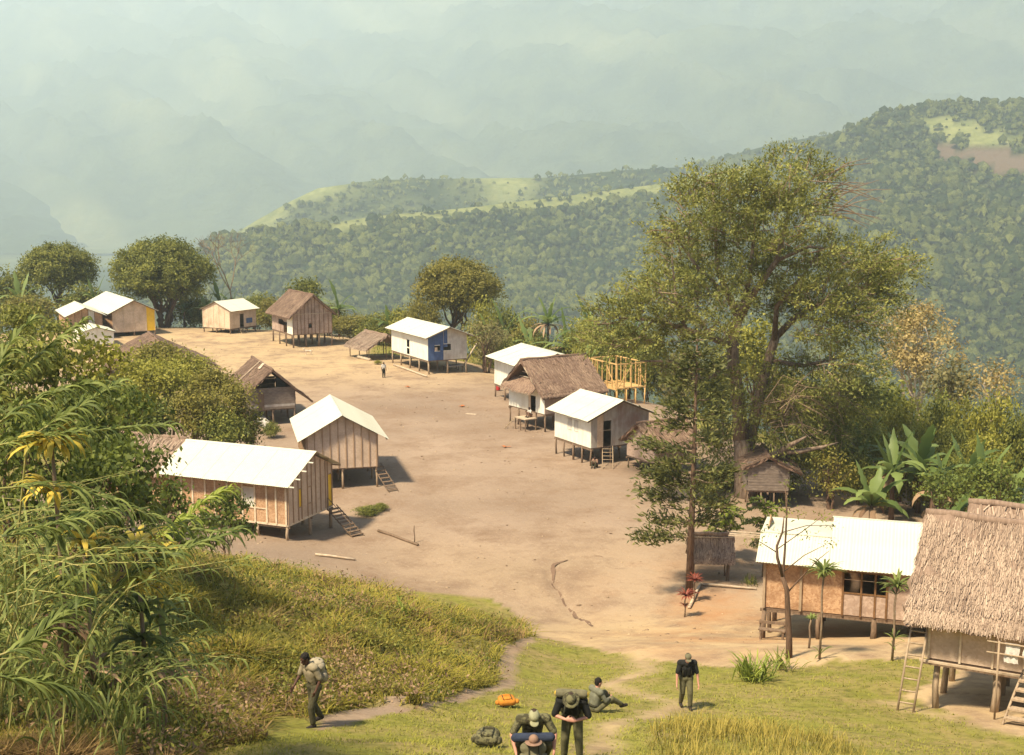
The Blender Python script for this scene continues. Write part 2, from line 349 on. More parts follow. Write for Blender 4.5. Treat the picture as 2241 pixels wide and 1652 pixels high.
# ------------------------------------------------------------------ ground sheet
def ground_material():
    m, nt, p = nodes('earth_and_grass'); p.inputs['Roughness'].default_value = 1.0; p.inputs['Specular IOR Level'].default_value = 0.1
    tc = N(nt, 'ShaderNodeTexCoord')
    def nz(s, d=5, r=0.6):
        n = N(nt, 'ShaderNodeTexNoise', Scale=s, Detail=d, Roughness=r); nt.links.new(tc.outputs['Object'], n.inputs[0]); return n.outputs[0]
    a = N(nt, 'ShaderNodeAttribute'); a.attribute_name = 'grass'
    rd = N(nt, 'ShaderNodeAttribute'); rd.attribute_name = 'red'
    pa = N(nt, 'ShaderNodeAttribute'); pa.attribute_name = 'pale'  # sunlit ground mask, put into the earth colour
    c = mixc(nt, ramp(nt, nz(0.06, 5), 0.36, 0.64), (0.290, 0.212, 0.150), (0.218, 0.157, 0.110))
    c = mixc(nt, pa.outputs['Fac'], c, (0.41, 0.295, 0.165))  # sunny ground painted lighter; the shaded middle keeps the darker base
    c = mixc(nt, ramp(nt, nz(0.22, 8, 0.75), 0.46, 0.66), c, (0.200, 0.134, 0.088))
    c = mixc(nt, ramp(nt, nz(1.5, 7, 0.72), 0.56, 0.80), c, (0.175, 0.112, 0.073))
    c = mixc(nt, ramp(nt, nz(7.0, 5, 0.7), 0.57, 0.80), c, (0.42, 0.32, 0.22))
    r = N(nt, 'ShaderNodeMath', operation='MULTIPLY'); nt.links.new(rd.outputs['Fac'], r.inputs[0]); nt.links.new(ramp(nt, nz(0.25, 4), 0.42, 0.80), r.inputs[1])
    c = mixc(nt, r.outputs[0], c, (0.34, 0.175, 0.080))
    g = mixc(nt, ramp(nt, nz(0.6, 5), 0.40, 0.65), (0.19, 0.18, 0.036), (0.25, 0.19, 0.075))
    g = mixc(nt, ramp(nt, nz(3.0, 5), 0.45, 0.75), g, (0.10, 0.095, 0.022))
    c = mixc(nt, a.outputs['Fac'], c, g)
    nt.links.new(c, p.inputs['Base Color'])
    b = N(nt, 'ShaderNodeBump', Strength=0.9, Distance=0.10); nt.links.new(nz(1.3, 8, 0.7), b.inputs['Height']); nt.links.new(b.outputs[0], p.inputs['Normal'])
    return m
rows = np.concatenate([np.linspace(-58, 12, 22)[:-1], 12 * np.exp(np.linspace(0, math.log(300 / 12.0), 330))])
cols = np.linspace(-1, 1, 331); cols = np.sign(cols) * (0.35 * np.abs(cols) + 0.65 * np.abs(cols) ** 2.2)
GX = (np.maximum(rows, 0)[:, None] * 0.62 + 60) * cols[None, :]; GY = np.repeat(rows[:, None], len(cols), 1)
GZ = height(GX, GY)
gm, _, _ = grass_mask(GX, GY, GZ)
gu, gv = project(GX, GY, GZ)
redm = np.clip((gu - 1250) / 250, 0, 1) * np.clip((gv - 1180) / 120, 0, 1) * np.clip((1460 - gv) / 60, 0, 1)
nzp = fbm(GX * .05, GY * .05, 4, 101)
sunlitm = np.clip(np.clip((GY - 108) / 40, 0, 1) * 1.0 + np.clip((60 - GY) / 8, 0, 1) * np.clip((GX + 2) / 5, 0, 1) + .5 * nzp, 0, 1)  # paints the far end sunlit and the middle shaded; near bank lightened too
def grid_faces(nr, nc):
    i = np.arange(nr - 1)[:, None] * nc + np.arange(nc - 1)[None, :]
    return np.stack([i, i + 1, i + nc + 1, i + nc], -1).reshape(-1, 4)
ground = mesh_np('ground', np.stack([GX, GY, GZ], -1).reshape(-1, 3), grid_faces(*GX.shape), ground_material(), smooth=True, attrs=dict(grass=gm.ravel(), red=redm.ravel(), pale=sunlitm.ravel()))
tag(ground, kind='structure')
gl_ = []
for (x1, y1), (x2, y2) in zip(GULLY, GULLY[1:]):
    m_ = max(2, int(math.hypot(x2 - x1, y2 - y1) / .22))
    gl_ += [(x1 + (x2 - x1) * k / m_, y1 + (y2 - y1) * k / m_) for k in range(m_)]
gl_ = np.array(gl_); q_ = np.arange(len(gl_)) * .22
gl_ = gl_ + np.stack([.22 * fbm(q_ * 1.1, q_ * 0, 3, 301), .30 * fbm(q_ * 1.1, q_ * 0 + 5, 3, 302)], -1)
tg = np.gradient(gl_, axis=0); tg = tg / np.linalg.norm(tg, axis=1, keepdims=True); nn_ = np.stack([-tg[:, 1], tg[:, 0]], -1)
wd_ = np.clip(.09 + .10 * fbm(q_ * .9, q_ * 0 + 9, 3, 303), .015, .3)[:, None]
ga, gb_ = gl_ + nn_ * wd_, gl_ - nn_ * wd_
gV = np.concatenate([np.column_stack([ga, height(ga[:, 0], ga[:, 1]) + .035]), np.column_stack([gb_, height(gb_[:, 0], gb_[:, 1]) + .035])]); nG = len(gl_)
tag(mesh_np('erosion_gully', gV, np.array([(k, k + 1, nG + k + 1, nG + k) for k in range(nG - 1)]), mat('damp_dark_earth', (0.13, 0.080, 0.052), (0.18, 0.115, 0.075), 3, 1.0)), kind='structure')

# ------------------------------------------------------------------ hills across the valley
def hill_material(name, f1, f2, cl1, cl2, s=0.03, tree=0.10, bd=6.0):
    m, nt, p = nodes(name); p.inputs['Roughness'].default_value = 1.0; p.inputs['Specular IOR Level'].default_value = 0.0
    tc = N(nt, 'ShaderNodeTexCoord')
    def nz(sc, d=5, r=0.65):
        n = N(nt, 'ShaderNodeTexNoise', Scale=sc, Detail=d, Roughness=r); nt.links.new(tc.outputs['Object'], n.inputs[0]); return n.outputs[0]
    a = N(nt, 'ShaderNodeAttribute'); a.attribute_name = 'clear'
    b_ = N(nt, 'ShaderNodeAttribute'); b_.attribute_name = 'dug'
    c = mixc(nt, ramp(nt, nz(s), 0.38, 0.62), f1, f2)
    g = mixc(nt, ramp(nt, nz(s * 2), 0.35, 0.65), cl1, cl2)
    c = mixc(nt, a.outputs['Fac'], c, g)
    c = mixc(nt, b_.outputs['Fac'], c, (0.17, 0.115, 0.075))
    nt.links.new(c, p.inputs['Base Color'])
    b = N(nt, 'ShaderNodeBump', Strength=1.0, Distance=bd); nt.links.new(nz(tree, 6, 0.7), b.inputs['Height']); nt.links.new(b.outputs[0], p.inputs['Normal'])
    return m
FOREST1, FOREST2 = (0.020, 0.034, 0.010), (0.040, 0.055, 0.016)
CLEAR1, CLEAR2 = (0.30, 0.30, 0.105), (0.18, 0.20, 0.065)
hillmat = hill_material('forest_floor_and_meadow', FOREST1, FOREST2, CLEAR1, CLEAR2)
def ridge(name, knots, depth, base_d, base_z, back, seed, amp, clear=None, dug=None, nu=240, nt_=52, power=0.85):
    ku, kv = zip(*knots)
    U = np.linspace(ku[0], ku[-1], nu); Vc = np.interp(U, ku, kv)
    kd, dd = zip(*depth); D = np.interp(U, kd, dd)
    Zc = EYE + (YH - Vc) * D / FPX
    bd = np.interp(U, *zip(*base_d)) if isinstance(base_d, list) else np.full(nu, base_d)
    T = np.linspace(0, 1.7, nt_)[:, None]
    t = np.minimum(T, 1.0); o = np.maximum(T - 1.0, 0)
    Dg = bd[None] + (D - bd)[None] * t + o * back[0]
    prof = t ** power
    Zg = base_z + (Zc[None] - base_z) * prof - o * back[1] * (0.6 + o)
    Xg = (U[None] - CX) / FPX * (D[None] + (Dg - D[None]) * 0.85)
    rv = np.abs(fbm(Xg * 0.006 + seed, Dg * 0.0016, 4, seed)); sp = fbm(Xg * 0.02, Dg * 0.006, 3, seed + 4)
    w = np.sin(np.pi * np.clip(t, 0, 1)) ** 0.8
    Zg = Zg - amp * (1 - 2.2 * rv) * w * 0.6 + amp * 0.35 * sp * w
    Dg = Dg + 0.8 * amp * (0.5 - 2 * rv) * w
    pu, pv = project(Xg, Dg, Zg)
    cl = clear(pu, pv, T + 0 * Xg, Xg, Dg) if clear else np.zeros_like(Xg)
    dg = dug(pu, pv, Xg, Dg) if dug else np.zeros_like(Xg)
    o_ = mesh_np(name, np.stack([Xg, Dg, Zg], -1).reshape(-1, 3), grid_faces(*Xg.shape), hillmat, smooth=True, attrs=dict(clear=cl.ravel(), dug=dg.ravel()))
    tag(o_, kind='structure')
    return Xg, Dg, Zg, cl, dg, T + 0 * Xg
# crown pieces for the far woods
def ico(sub):
    b = bmesh.new(); bmesh.ops.create_icosphere(b, subdivisions=sub, radius=1.0)
    v = np.array([q.co for q in b.verts]); f = np.array([[q.index for q in p.verts] for p in b.faces]); b.free(); return v, f
IV, IF = ico(1)
GEO = {1: (IV, np.array([f for f in IF if IV[f][:, 2].mean() > -.12]))}
_a, _b = ico(2); GEO[2] = (_a, np.array([f for f in _b if _a[f][:, 2].mean() > -.12]))
def scatter_crowns(name, R, n, size, mat_, seed, tmin=0.02, tmax=1.04, thin=0.0, sub=1):
    IV, IF = GEO[sub]
    Xg, Yg, Zg, cl, dg, T = R; r = np.random.default_rng(seed)
    nr, nc = Xg.shape; k = 0; P = []
    i = r.random(n * 7) * (nr - 1.001); j = r.random(n * 7) * (nc - 1.001)
    ii = i.astype(int); jj = j.astype(int); a = i - ii; b = j - jj
    def bl(A): return (A[ii, jj] * (1 - a) * (1 - b) + A[ii + 1, jj] * a * (1 - b) + A[ii, jj + 1] * (1 - a) * b + A[ii + 1, jj + 1] * a * b)
    x, y, z, c, d, t = bl(Xg), bl(Yg), bl(Zg), bl(cl), bl(dg), bl(T)
    ok = (t > tmin) & (t < tmax) & ((c < 0.35 + 0.25 * r.random(len(c))) | (r.random(len(c)) < .10)) & (d < 0.4) & (fbm(x * 0.012, y * 0.012, 2, seed) > -0.75 + thin)
    pu, pv = project(x, y, z); ok &= (pu > -150) & (pu < 2400) & (pv < 750 + np.clip((pu - 1150) * .28, 0, 330))
    x, y, z = x[ok][:n], y[ok][:n], z[ok][:n]; n = len(x)
    s = size * (0.45 + 1.5 * r.random(n) ** 3.0)
    nv = len(IV); V = np.repeat(IV[None], n, 0)
    V = V * (1 + 0.30 * r.standard_normal((n, nv, 1)).clip(-1.2, 1.4))
    V[:, :, 2] *= (0.75 + 0.5 * r.random(n))[:, None]
    V = V * s[:, None, None]; V[:, :, 0] += x[:, None]; V[:, :, 1] += y[:, None]; V[:, :, 2] += (z + s * 0.55)[:, None]
    F = (np.arange(n)[:, None, None] * nv + IF[None]).reshape(-1, 3)
    tint = np.repeat(np.clip(r.random(n) ** 1.3 + 0.25 * fbm(x * 0.01, y * 0.01, 2, 5), 0, 1), len(IF))
    tint = np.clip(tint + 0.14 * r.standard_normal(len(tint)), 0, 1)
    return mesh_np(name, V.reshape(-1, 3), F, mat_, tint=tint, smooth=True)
def wood_material():
    m, nt, p = nodes('far_wood_crown'); p.inputs['Roughness'].default_value = 1.0; p.inputs['Specular IOR Level'].default_value = 0.0
    at_ = N(nt, 'ShaderNodeAttribute'); at_.attribute_name = 'tint'; tc = N(nt, 'ShaderNodeTexCoord')
    n1 = N(nt, 'ShaderNodeTexNoise', Scale=0.8, Detail=5, Roughness=0.75); nt.links.new(tc.outputs['Object'], n1.inputs[0])
    c = mixc(nt, at_.outputs['Fac'], (0.022, 0.040, 0.012), (0.190, 0.200, 0.050))
    c = mixc(nt, ramp(nt, n1.outputs[0], 0.48, 0.66), c, (0.012, 0.022, 0.007)); nt.links.new(c, p.inputs['Base Color'])
    b = N(nt, 'ShaderNodeBump', Strength=1.0, Distance=2.2); nt.links.new(n1.outputs[0], b.inputs['Height']); nt.links.new(b.outputs[0], p.inputs['Normal'])
    return m
woodmat = wood_material()
def clear1(u, v, T, X, Y):
    line = np.interp(u, (730, 900, 1100, 1300, 1480, 1600), (484, 464, 443, 420, 397, 385))
    c = ((T > 0.955) & (T < 1.3) & (u > 720) & (u < 1640)).astype(float)
    c = np.maximum(c, ((T > 0.9) & (T < 1.3) & (u > 560) & (u < 800)).astype(float) * 0.45)
    c = np.maximum(c, inpoly(u, v + 8 * fbm(X * .02, Y * .02, 2, 8), [(2010, 262), (2120, 262), (2300, 330), (2300, 345), (2150, 318), (2030, 300)]).astype(float))
    return c
def dug1(u, v, X, Y):
    return inpoly(u, v + 8 * fbm(X * .02, Y * .02, 2, 6), [(2035, 318), (2140, 322), (2300, 350), (2300, 392), (2180, 375), (2060, 345)]).astype(float)
R1 = ridge('near_ridge', [(60, 760), (200, 715), (350, 612), (430, 548), (480, 521), (560, 505), (700, 491), (830, 471), (1000, 456), (1250, 427), (1480, 397), (1640, 360), (1760, 322), (1830, 300), (1900, 257), (2000, 236), (2100, 229), (2240, 240), (2400, 262), (2700, 330)],
           [(60, 1300), (480, 1420), (1480, 1620), (2100, 1620), (2700, 1500)], [(0, 1050), (1400, 1000), (1800, 760), (2700, 700)], -178, (700, 420), 3, 44, clear1, dug1)
tag(scatter_crowns('ridge_wood', R1, 27000, 3.3, woodmat, 1), 'dense green wood covering the ridge behind the village', 'forest', kind='stuff')
tag(scatter_crowns('ridge_tall_trees', R1, 2400, 4.3, woodmat, 21, sub=2), 'taller rounded trees standing out of the ridge wood', 'forest', kind='stuff')
def clear2(u, v, T, X, Y):
    n = fbm(X * 0.006, Y * 0.006, 3, 12)
    return np.clip(np.clip((1000 - u) / 500, 0, 1) * .45 + n * 1.5 + 0.05, 0, 1) * ((T > 0.25))
R2 = ridge('second_ridge', [(300, 640), (430, 560), (500, 520), (560, 484), (640, 440), (700, 412), (830, 394), (1000, 391), (1200, 389), (1350, 374), (1500, 366), (1680, 318), (1830, 292), (1950, 270), (2300, 260)],
           [(300, 2000), (830, 2150), (1500, 2150), (2300, 2150)], 1650, -178, (800, 500), 7, 34, clear2)
tag(scatter_crowns('second_ridge_wood', R2, 5500, 4.2, woodmat, 2), 'scattered pale trees on the meadow ridge behind the wooded one', 'forest', kind='stuff')
R3 = ridge('left_spur', [(-900, 120), (-400, 240), (-120, 330), (0, 386), (60, 412), (120, 452), (180, 505), (250, 566), (330, 630), (420, 690)],
           [(-900, 5600), (0, 4800), (420, 4300)], 3700, -178, (900, 600), 11, 70, None)
# great hazy mountain filling the back
mx = np.linspace(-1, 1, 210); my = np.linspace(3400, 9400, 150)
MX = (my[:, None] * 0.55 + 1500) * mx[None]; MY = np.repeat(my[:, None], 210, 1)
MQ = MY + .42 * MX
base = -185 + np.clip(MQ - 3600, 0, None) * 0.372
sx = MX + 0.55 * MY
r3 = 1 - np.abs(fbm(sx * 0.0062 + 7, MY * 0.0026, 3, 60)) * 2.2
r1 = 1 - np.abs(fbm(sx * 0.00075, MY * 0.0003, 5, 40)) * 2.4
r2 = 1 - np.abs(fbm(sx * 0.0023 + 3, MY * 0.0011, 4, 50)) * 2.2
ramp_ = np.clip((MQ - 3600) / 900, 0, 1)
MZ = base + ramp_ * (190 * r1 + 120 * r2 + 55 * r3 - 200) + 16 * fbm(MX * 0.009, MY * 0.009, 3, 3)
MZ = np.minimum(MZ, 1730 + 20 * fbm(MX * .002, MY * .002, 3, 5)); MZ = np.maximum(MZ, -190)
mclear = np.clip(fbm(sx * 0.0034, MY * 0.0011, 5, 70) * 1.5 - 0.1, 0, .55)
mountmat = hill_material('far_forest', (0.022, 0.034, 0.014), (0.070, 0.085, 0.030), (0.30, 0.29, 0.12), (0.14, 0.15, 0.06), 0.006, 0.022, 22.0)
tag(mesh_np('mountain', np.stack([MX, MY, MZ], -1).reshape(-1, 3), grid_faces(*MX.shape), mountmat, smooth=True, attrs=dict(clear=mclear.ravel(), dug=np.zeros(MX.size))), kind='structure')
fx, fy = np.meshgrid(np.linspace(-6800, 6800, 60), np.linspace(-90, 9500, 60))
fz = -182 + 6 * fbm(fx * .003, fy * .003, 3, 2)
tag(mesh_np('valley_floor', np.stack([fx, fy, fz], -1).reshape(-1, 3), grid_faces(60, 60), hillmat, smooth=True, attrs=dict(clear=np.clip(fbm(fx * .002, fy * .002, 3, 4), 0, 1).ravel(), dug=np.zeros(fx.size))), kind='structure')
# the hazy air
hz = bpy.data.materials.new('hazy_air'); hz.use_nodes = True; ht = hz.node_tree; ht.nodes.clear()
ho = ht.nodes.new('ShaderNodeOutputMaterial'); hv = ht.nodes.new('ShaderNodeVolumePrincipled')
hv.inputs['Color'].default_value = (0.80, 0.94, 1.0, 1); hv.inputs['Density'].default_value = 0.00020; hv.inputs['Anisotropy'].default_value = 0.0
for k_ in ('Density Attribute', 'Color Attribute', 'Temperature Attribute'): hv.inputs[k_].default_value = ''
ht.links.new(hv.outputs[0], ho.inputs['Volume'])
hb = MB().box((-7400, -140, -215), (7400, 9900, 1800))
tag(hb.build('haze', hz), 'pale haze filling the valley air', 'haze', kind='stuff')

# ------------------------------------------------------------------ houses
def hp(x, y, a, L_, W, zf, ze, zr, e=.5, g=.5, e1=.5, zg=0.0, hand=-1):
    return dict(x=x, y=y, a=math.radians(a), L=L_, W=W, zf=zf, ze=ze, zr=zr, e=e, g=g, e1=e1, zg=zg, hand=hand)
class House:
    def __init__(s, name, label, cat, P, group=None):
        s.P = P; s.t = thing(name, label, cat, (P['x'], P['y'], P['zg']), P['a'], group)
        s.L, s.W, s.h = P['L'], P['W'], P['hand']
        s.zf = P['zf'] - P['zg']; s.ze = P['ze'] - P['zg']; s.zr = P['zr'] - P['zg']
        s.k = (s.zr - s.ze) / (s.W / 2 + P['e']); s.rng = random.Random(hash(name) % 1000 + int(P['y']))
    def zt(s, y): return s.zr - s.k * abs(y - s.W / 2) - 0.06
    def p(s, x, y, z): return (x, s.h * y, z)
    def world(s, x, y, z):
        a = s.P['a']; y *= s.h
        return Vector((s.P['x'] + math.cos(a) * x - math.sin(a) * y, s.P['y'] + math.sin(a) * x + math.cos(a) * y, s.P['zg'] + z))
    def ground(s, x, y):
        w = s.world(x, y, 0); return gz(w.x, w.y) - s.P['zg']
    def side(s, key):
        return {'f': (s.L, lambda u, z, o: s.p(u, -o, z), lambda u: s.zt(0)), 'b': (s.L, lambda u, z, o: s.p(u, s.W + o, z), lambda u: s.zt(s.W)),
                'n': (s.W, lambda u, z, o: s.p(-o, u, z), lambda u: s.zt(u)), 'r': (s.W, lambda u, z, o: s.p(s.L + o, u, z), lambda u: s.zt(u))}[key]
    def posts(s, nx, ny, r=0.07, m='post', inset=0.06, skip=(), both=True):
        for i in range(nx):
            for j in range(ny):
                if (i, j) in skip: continue
                x = inset + (s.L - 2 * inset) * i / (nx - 1); y = inset + (s.W - 2 * inset) * j / (ny - 1)
                g = s.ground(x, y) - 0.25; q = lambda: s.rng.uniform(-.05, .05)
                rr = r * s.rng.uniform(.85, 1.2)
                MB().tube([s.p(x + q(), y + q(), g), s.p(x + q(), y + q(), (g + s.zf) / 2), s.p(x, y, s.zf - .10)], [rr * 1.1, rr, rr * .95], 7).build('post', M[m], s.t, True)
    def floor(s, m='floor'):
        MB().box(s.p(.0, .0, s.zf - .10), s.p(s.L, s.W, s.zf - .01)).build('floor', M[m], s.t)
        for y in (0.06, s.W / 2, s.W - .06):
            MB().box(s.p(-.12, y - .05, s.zf - .22), s.p(s.L + .12, y + .05, s.zf - .102)).build('bearer', M['post'], s.t)
    def wall(s, key, m, n=None, edges=None, batten=None, bw=.06, opens={}, mats={}, top=None, flat=False, skip=(), th=.035, frame=None):
        Ls, fn, topf = s.side(key)
        if edges is None: edges = [Ls * i / n for i in range(n + 1)]
        T = (lambda u: top) if top is not None else ((lambda u: s.zt(0)) if flat else topf)
        gable = key in 'nr' and not flat and top is None
        def piece(nm, a, b, z0, z1, mm, o=0.0, t_=th):
            poly = [(a, z0), (b, z0)]
            if z1 is None:
                poly.append((b, T(b)))
                if gable and a < s.W / 2 < b: poly.append((s.W / 2, T(s.W / 2)))
                poly.append((a, T(a)))
            else: poly += [(b, z1), (a, z1)]
            return MB().prism(poly, fn, o, o + t_).build(nm, M[mm], s.t)
        for i, (a, b) in enumerate(zip(edges, edges[1:])):
            if i in skip: continue
            mm = mats.get(i, m); a_, b_ = a + .004, b - .004
            if i in opens:
                z0, z1, fill = opens[i][:3]; z0 += s.zf; z1 += s.zf
                if z0 > s.zf + .02: piece('wall_panel', a_, b_, s.zf, z0, mm)
                if z1 < min(T(a), T(b)) - .02: piece('wall_panel', a_, b_, z1, None, mm)
                if fill: piece('shutter' if z0 > s.zf + .3 else 'door', a_ + .02, b_ - .02, z0 + .02, z1 - .02, fill, -.03, .05)
                fm = frame or batten
                if fm:
                    for (c, d, e, f_) in ((a, b, z0 - .03, z0 + .03), (a, b, z1 - .03, z1 + .03)):
                        piece('window_frame', c, d, e, f_, fm, th + .002, .03)
            else: piece('wall_panel', a_, b_, s.zf, None, mm)
        if batten:
            for i, u in enumerate(edges):
                a, b = max(0, u - bw / 2), min(Ls, u + bw / 2)
                if b - a < bw - 1e-6: a, b = (0, bw) if i == 0 else (Ls - bw, Ls)
                piece('batten', a, b, s.zf - .02, min(T(a), T(b)) if not gable else T(u) - .04, batten, th + .002, .045)
    def planks(s, key, m, h=.2, z1=None, u0=0, u1=None, mats=None):
        Ls, fn, topf = s.side(key); u1 = u1 or Ls; z = s.zf; z1 = z1 or s.zt(0)
        while z < z1 - .03:
            q = s.rng.uniform; hh = min(h, z1 - z)
            poly = [(u0 + q(-.04, .04), z + .008), (u1 + q(-.04, .04), z + .008 + q(-.015, .015)), (u1 + q(-.04, .04), z + hh), (u0, z + hh + q(-.015, .012))]
            MB().prism(poly, fn, q(0, .02), .05 + q(0, .02)).build('plank', M[(mats and s.rng.choice(mats)) or m], s.t); z += hh
    def slope_pt(s, x, q, side, lift=0):
        """q 0 at ridge .. 1 at eave"""
        P = s.P; run = s.W / 2 + (P['e'] if side == 0 else P['e1'])
        y = s.W / 2 - run * q if side == 0 else s.W / 2 + run * q
        return s.p(x, y, s.zr - s.k * run * q + lift)
    def metal(s, sides=(0, 1), sheet=.84, cap=True, x0=None, x1=None, q0=(0, 0), m='metal', purlin=True):
        P = s.P; x0 = -P['g'] if x0 is None else x0; x1 = s.L + P['g'] if x1 is None else x1
        n = max(2, round((x1 - x0) / sheet)); w = (x1 - x0) / n
        for sd in sides:
            nc = 12; mb = MB(); V = []; F = []
            for r_, q in enumerate((q0[sd], (q0[sd] + 1) / 2, 1.0)):
                for i in range(nc + 1):
                    V.append(s.slope_pt(w * i / nc, q, sd, .05 + (.022 if i % 2 else -.0)))
            for r_ in range(2):
                for i in range(nc):
                    F.append((r_ * (nc + 1) + i, r_ * (nc + 1) + i + 1, (r_ + 1) * (nc + 1) + i + 1, (r_ + 1) * (nc + 1) + i))
            me = mb.add(V, F).mesh('roof_sheet', M[m])
            for i in range(n):
                o = link_mesh('roof_sheet', me, s.t, (x0 + w * i, 0, .010 * (i % 2) + s.rng.uniform(0, .008)))
            if purlin:
                for q in (.15 + q0[sd] * .85, .5 + q0[sd] * .5, .96):
                    a = Vector(s.slope_pt(x0 + .05, q, sd, -.02)); b = Vector(s.slope_pt(x1 - .05, q, sd, -.02))
                    MB().bar(a, b, .06, .08).build('purlin', M['postl'], s.t)
        if cap:
            mb = MB(); w = .16
            poly = [(s.W / 2 - w, s.zr + .075 - s.k * w), (s.W / 2, s.zr + .085), (s.W / 2 + w, s.zr + .075 - s.k * w), (s.W / 2, s.zr + .070)]
            v = [s.p(x, y, z) for x in (x0 - .02, x1 + .02) for y, z in poly]
            mb.add(v, [(0, 1, 2, 3), (7, 6, 5, 4), (0, 4, 5, 1), (1, 5, 6, 2), (2, 6, 7, 3), (3, 7, 4, 0)]); mb.build('ridge_cap', M[m], s.t)
    def barge(s, m='post', sides=(0, 1), ends=(0,)):
        P = s.P
        for e_ in ends:
            x = -P['g'] + .06 if e_ == 0 else s.L + P['g'] - .06
            for sd in sides:
                MB().bar(s.slope_pt(x, .02, sd, -.03), s.slope_pt(x, .98, sd, -.03), .05, .12).build('barge_board', M[m], s.t)
    def thatch(s, m='thatch', straw='straw', n=1500, th=.24, ragged=.12, slen=.7, sw=.045, ridge=True, seed=1, back=1.0):
        P = s.P; r = np.random.default_rng(seed); nx = 30; nq = 10
        for sd in (0, 1):
            V = []; run = s.W / 2 + (P['e'] if sd == 0 else P['e1']); sl = math.hypot(run, s.k * run)
            for lay in (1, 0):
                for j in range(nq + 1):
                    for i in range(nx + 1):
                        x = -P['g'] + (s.L + 2 * P['g']) * i / nx; q = j / nq
                        if i in (0, nx): x += (r.random() - .5) * ragged * 1.3
                        if j == nq: q += (r.random() - .6) * ragged / sl
                        sag = -.06 * math.sin(math.pi * q) - .05 * math.sin(math.pi * i / nx) * (1 - q)
                        V.append(s.slope_pt(x, q, sd, sag + (th * (1 - .5 * q * (j == nq)) + .05 * r.standard_normal() if lay else 0) - .05))
            K = (nx + 1) * (nq + 1); F = []
            for j in range(nq):
                for i in range(nx):
                    a = j * (nx + 1) + i; F.append((a, a + 1, a + nx + 2, a + nx + 1)); F.append((K + a + nx + 1, K + a + nx + 2, K + a + 1, K + a))
            for j in range(nq):
                for i in (0, nx):
                    a = j * (nx + 1) + i; F.append((a, a + nx + 1, K + a + nx + 1, K + a))
            for i in range(nx):
                a = nq * (nx + 1) + i; F.append((a, a + 1, K + a + 1, K + a))
            roof = MB().add(V, F).build('roof', M[m], s.t)
            # straw laid down the slope
            if sd: n = int(n * back)
            x = -P['g'] + (s.L + 2 * P['g']) * r.random(n); q = r.random(n) ** .85; ln = slen * (.5 + r.random(n)) / sl
            ex = x + .12 * r.standard_normal(n) * slen
            lift = th - .03 + .05 * r.random(n); w = sw * (.5 + r.random(n))
            def sp(xx, qq, lf):
                y = s.W / 2 - run * qq if sd == 0 else s.W / 2 + run * qq
                return np.stack([xx, s.h * y, s.zr - s.k * run * qq + lf], -1)
            sag = lambda q: -.06 * np.sin(np.pi * np.clip(q, 0, 1)) - .05
            q2 = np.minimum(q + ln, 1.0 + .12 * r.random(n) * ragged * 6 / sl); dr = np.clip(q2 - 1, 0, 1) * sl * .5
            e2 = .02 + .10 * r.random(n) ** 2
            V = np.stack([sp(x - w / 2, q, lift + sag(q)), sp(x + w / 2, q, lift + sag(q)), sp(ex + w / 2, q2, lift + sag(q2) + e2 - dr - .10 * (q2 > .97)), sp(ex - w / 2, q2, lift + sag(q2) + e2 - dr - .10 * (q2 > .97))], 1).reshape(-1, 3)
            tint = np.clip(.45 + .28 * r.standard_normal(n) + .25 * vnoise(x * 1.2, q * 4, seed), 0, 1)
            st = mesh_np('thatch_straw', V, np.arange(4 * n).reshape(-1, 4), M[straw] if straw in M else L[straw], roof, tint=tint); st['kind'] = 'stuff'
        if ridge:
            MB().tube([s.p(-P['g'] + (s.L + 2 * P['g']) * i / 8, s.W / 2 + .03 * math.sin(i * 2.1), s.zr + th - .12 + .03 * math.sin(i * 1.7)) for i in range(9)], .13, 7).build('ridge_roll', M[m], s.t, True)
def ladder(label, a, b, width, n, group=None, m='postl', side=None, tread=False, rail=False, name='ladder'):
    a = Vector(a); b = Vector(b); d = b - a
    r = Vector(side).normalized() if side is not None else Vector((-d.y, d.x, 0)).normalized()
    t = thing(name, label, 'ladder' if not tread else 'steps', tuple(a), 0, group); o = a.copy(); q = r * width / 2
    for sg in (-1, 1):
        MB().tube([q * sg - d * .02, d * .5 + q * sg * 1.03, d * 1.04 + q * sg], [.035, .035, .03], 6).build('side_rail', M[m], t, True)
    for i in range(n):
        c = d * ((i + .7) / (n + .3))
        if tread: MB().bar(c - q * 1.08, c + q * 1.08, .22, .05).build('tread', M[m], t)
        else: MB().tube([c - q * 1.12, c + q * 1.12], .024, 6).build('rung', M[m], t, True)
    if rail:
        for i in (0.1, 0.95):
            MB().tube([d * i + q, d * i + q + Vector((0, 0, .75))], .022, 5).build('handrail_post', M[m], t)
        MB().tube([d * .1 + q + Vector((0, 0, .74)), d * .95 + q + Vector((0, 0, .74))], .02, 5).build('handrail', M[m], t)
    return t

# J: white house with blue panel
J = House('stilt_house', 'white house with blue painted corner and gable windows on tall stilts', 'house', hp(-9.13, 133.16, 118.24, 10.19, 4.66, 1.69, 4.19, 5.29, .61, .70, .59))
J.posts(5, 3, .09, 'postl'); J.floor()
J.wall('f', 'white', edges=[0, 2.6, 5.0, 5.75, 6.6, 8.4, 10.19], opens={2: (.10, 1.75, None)}, mats={})
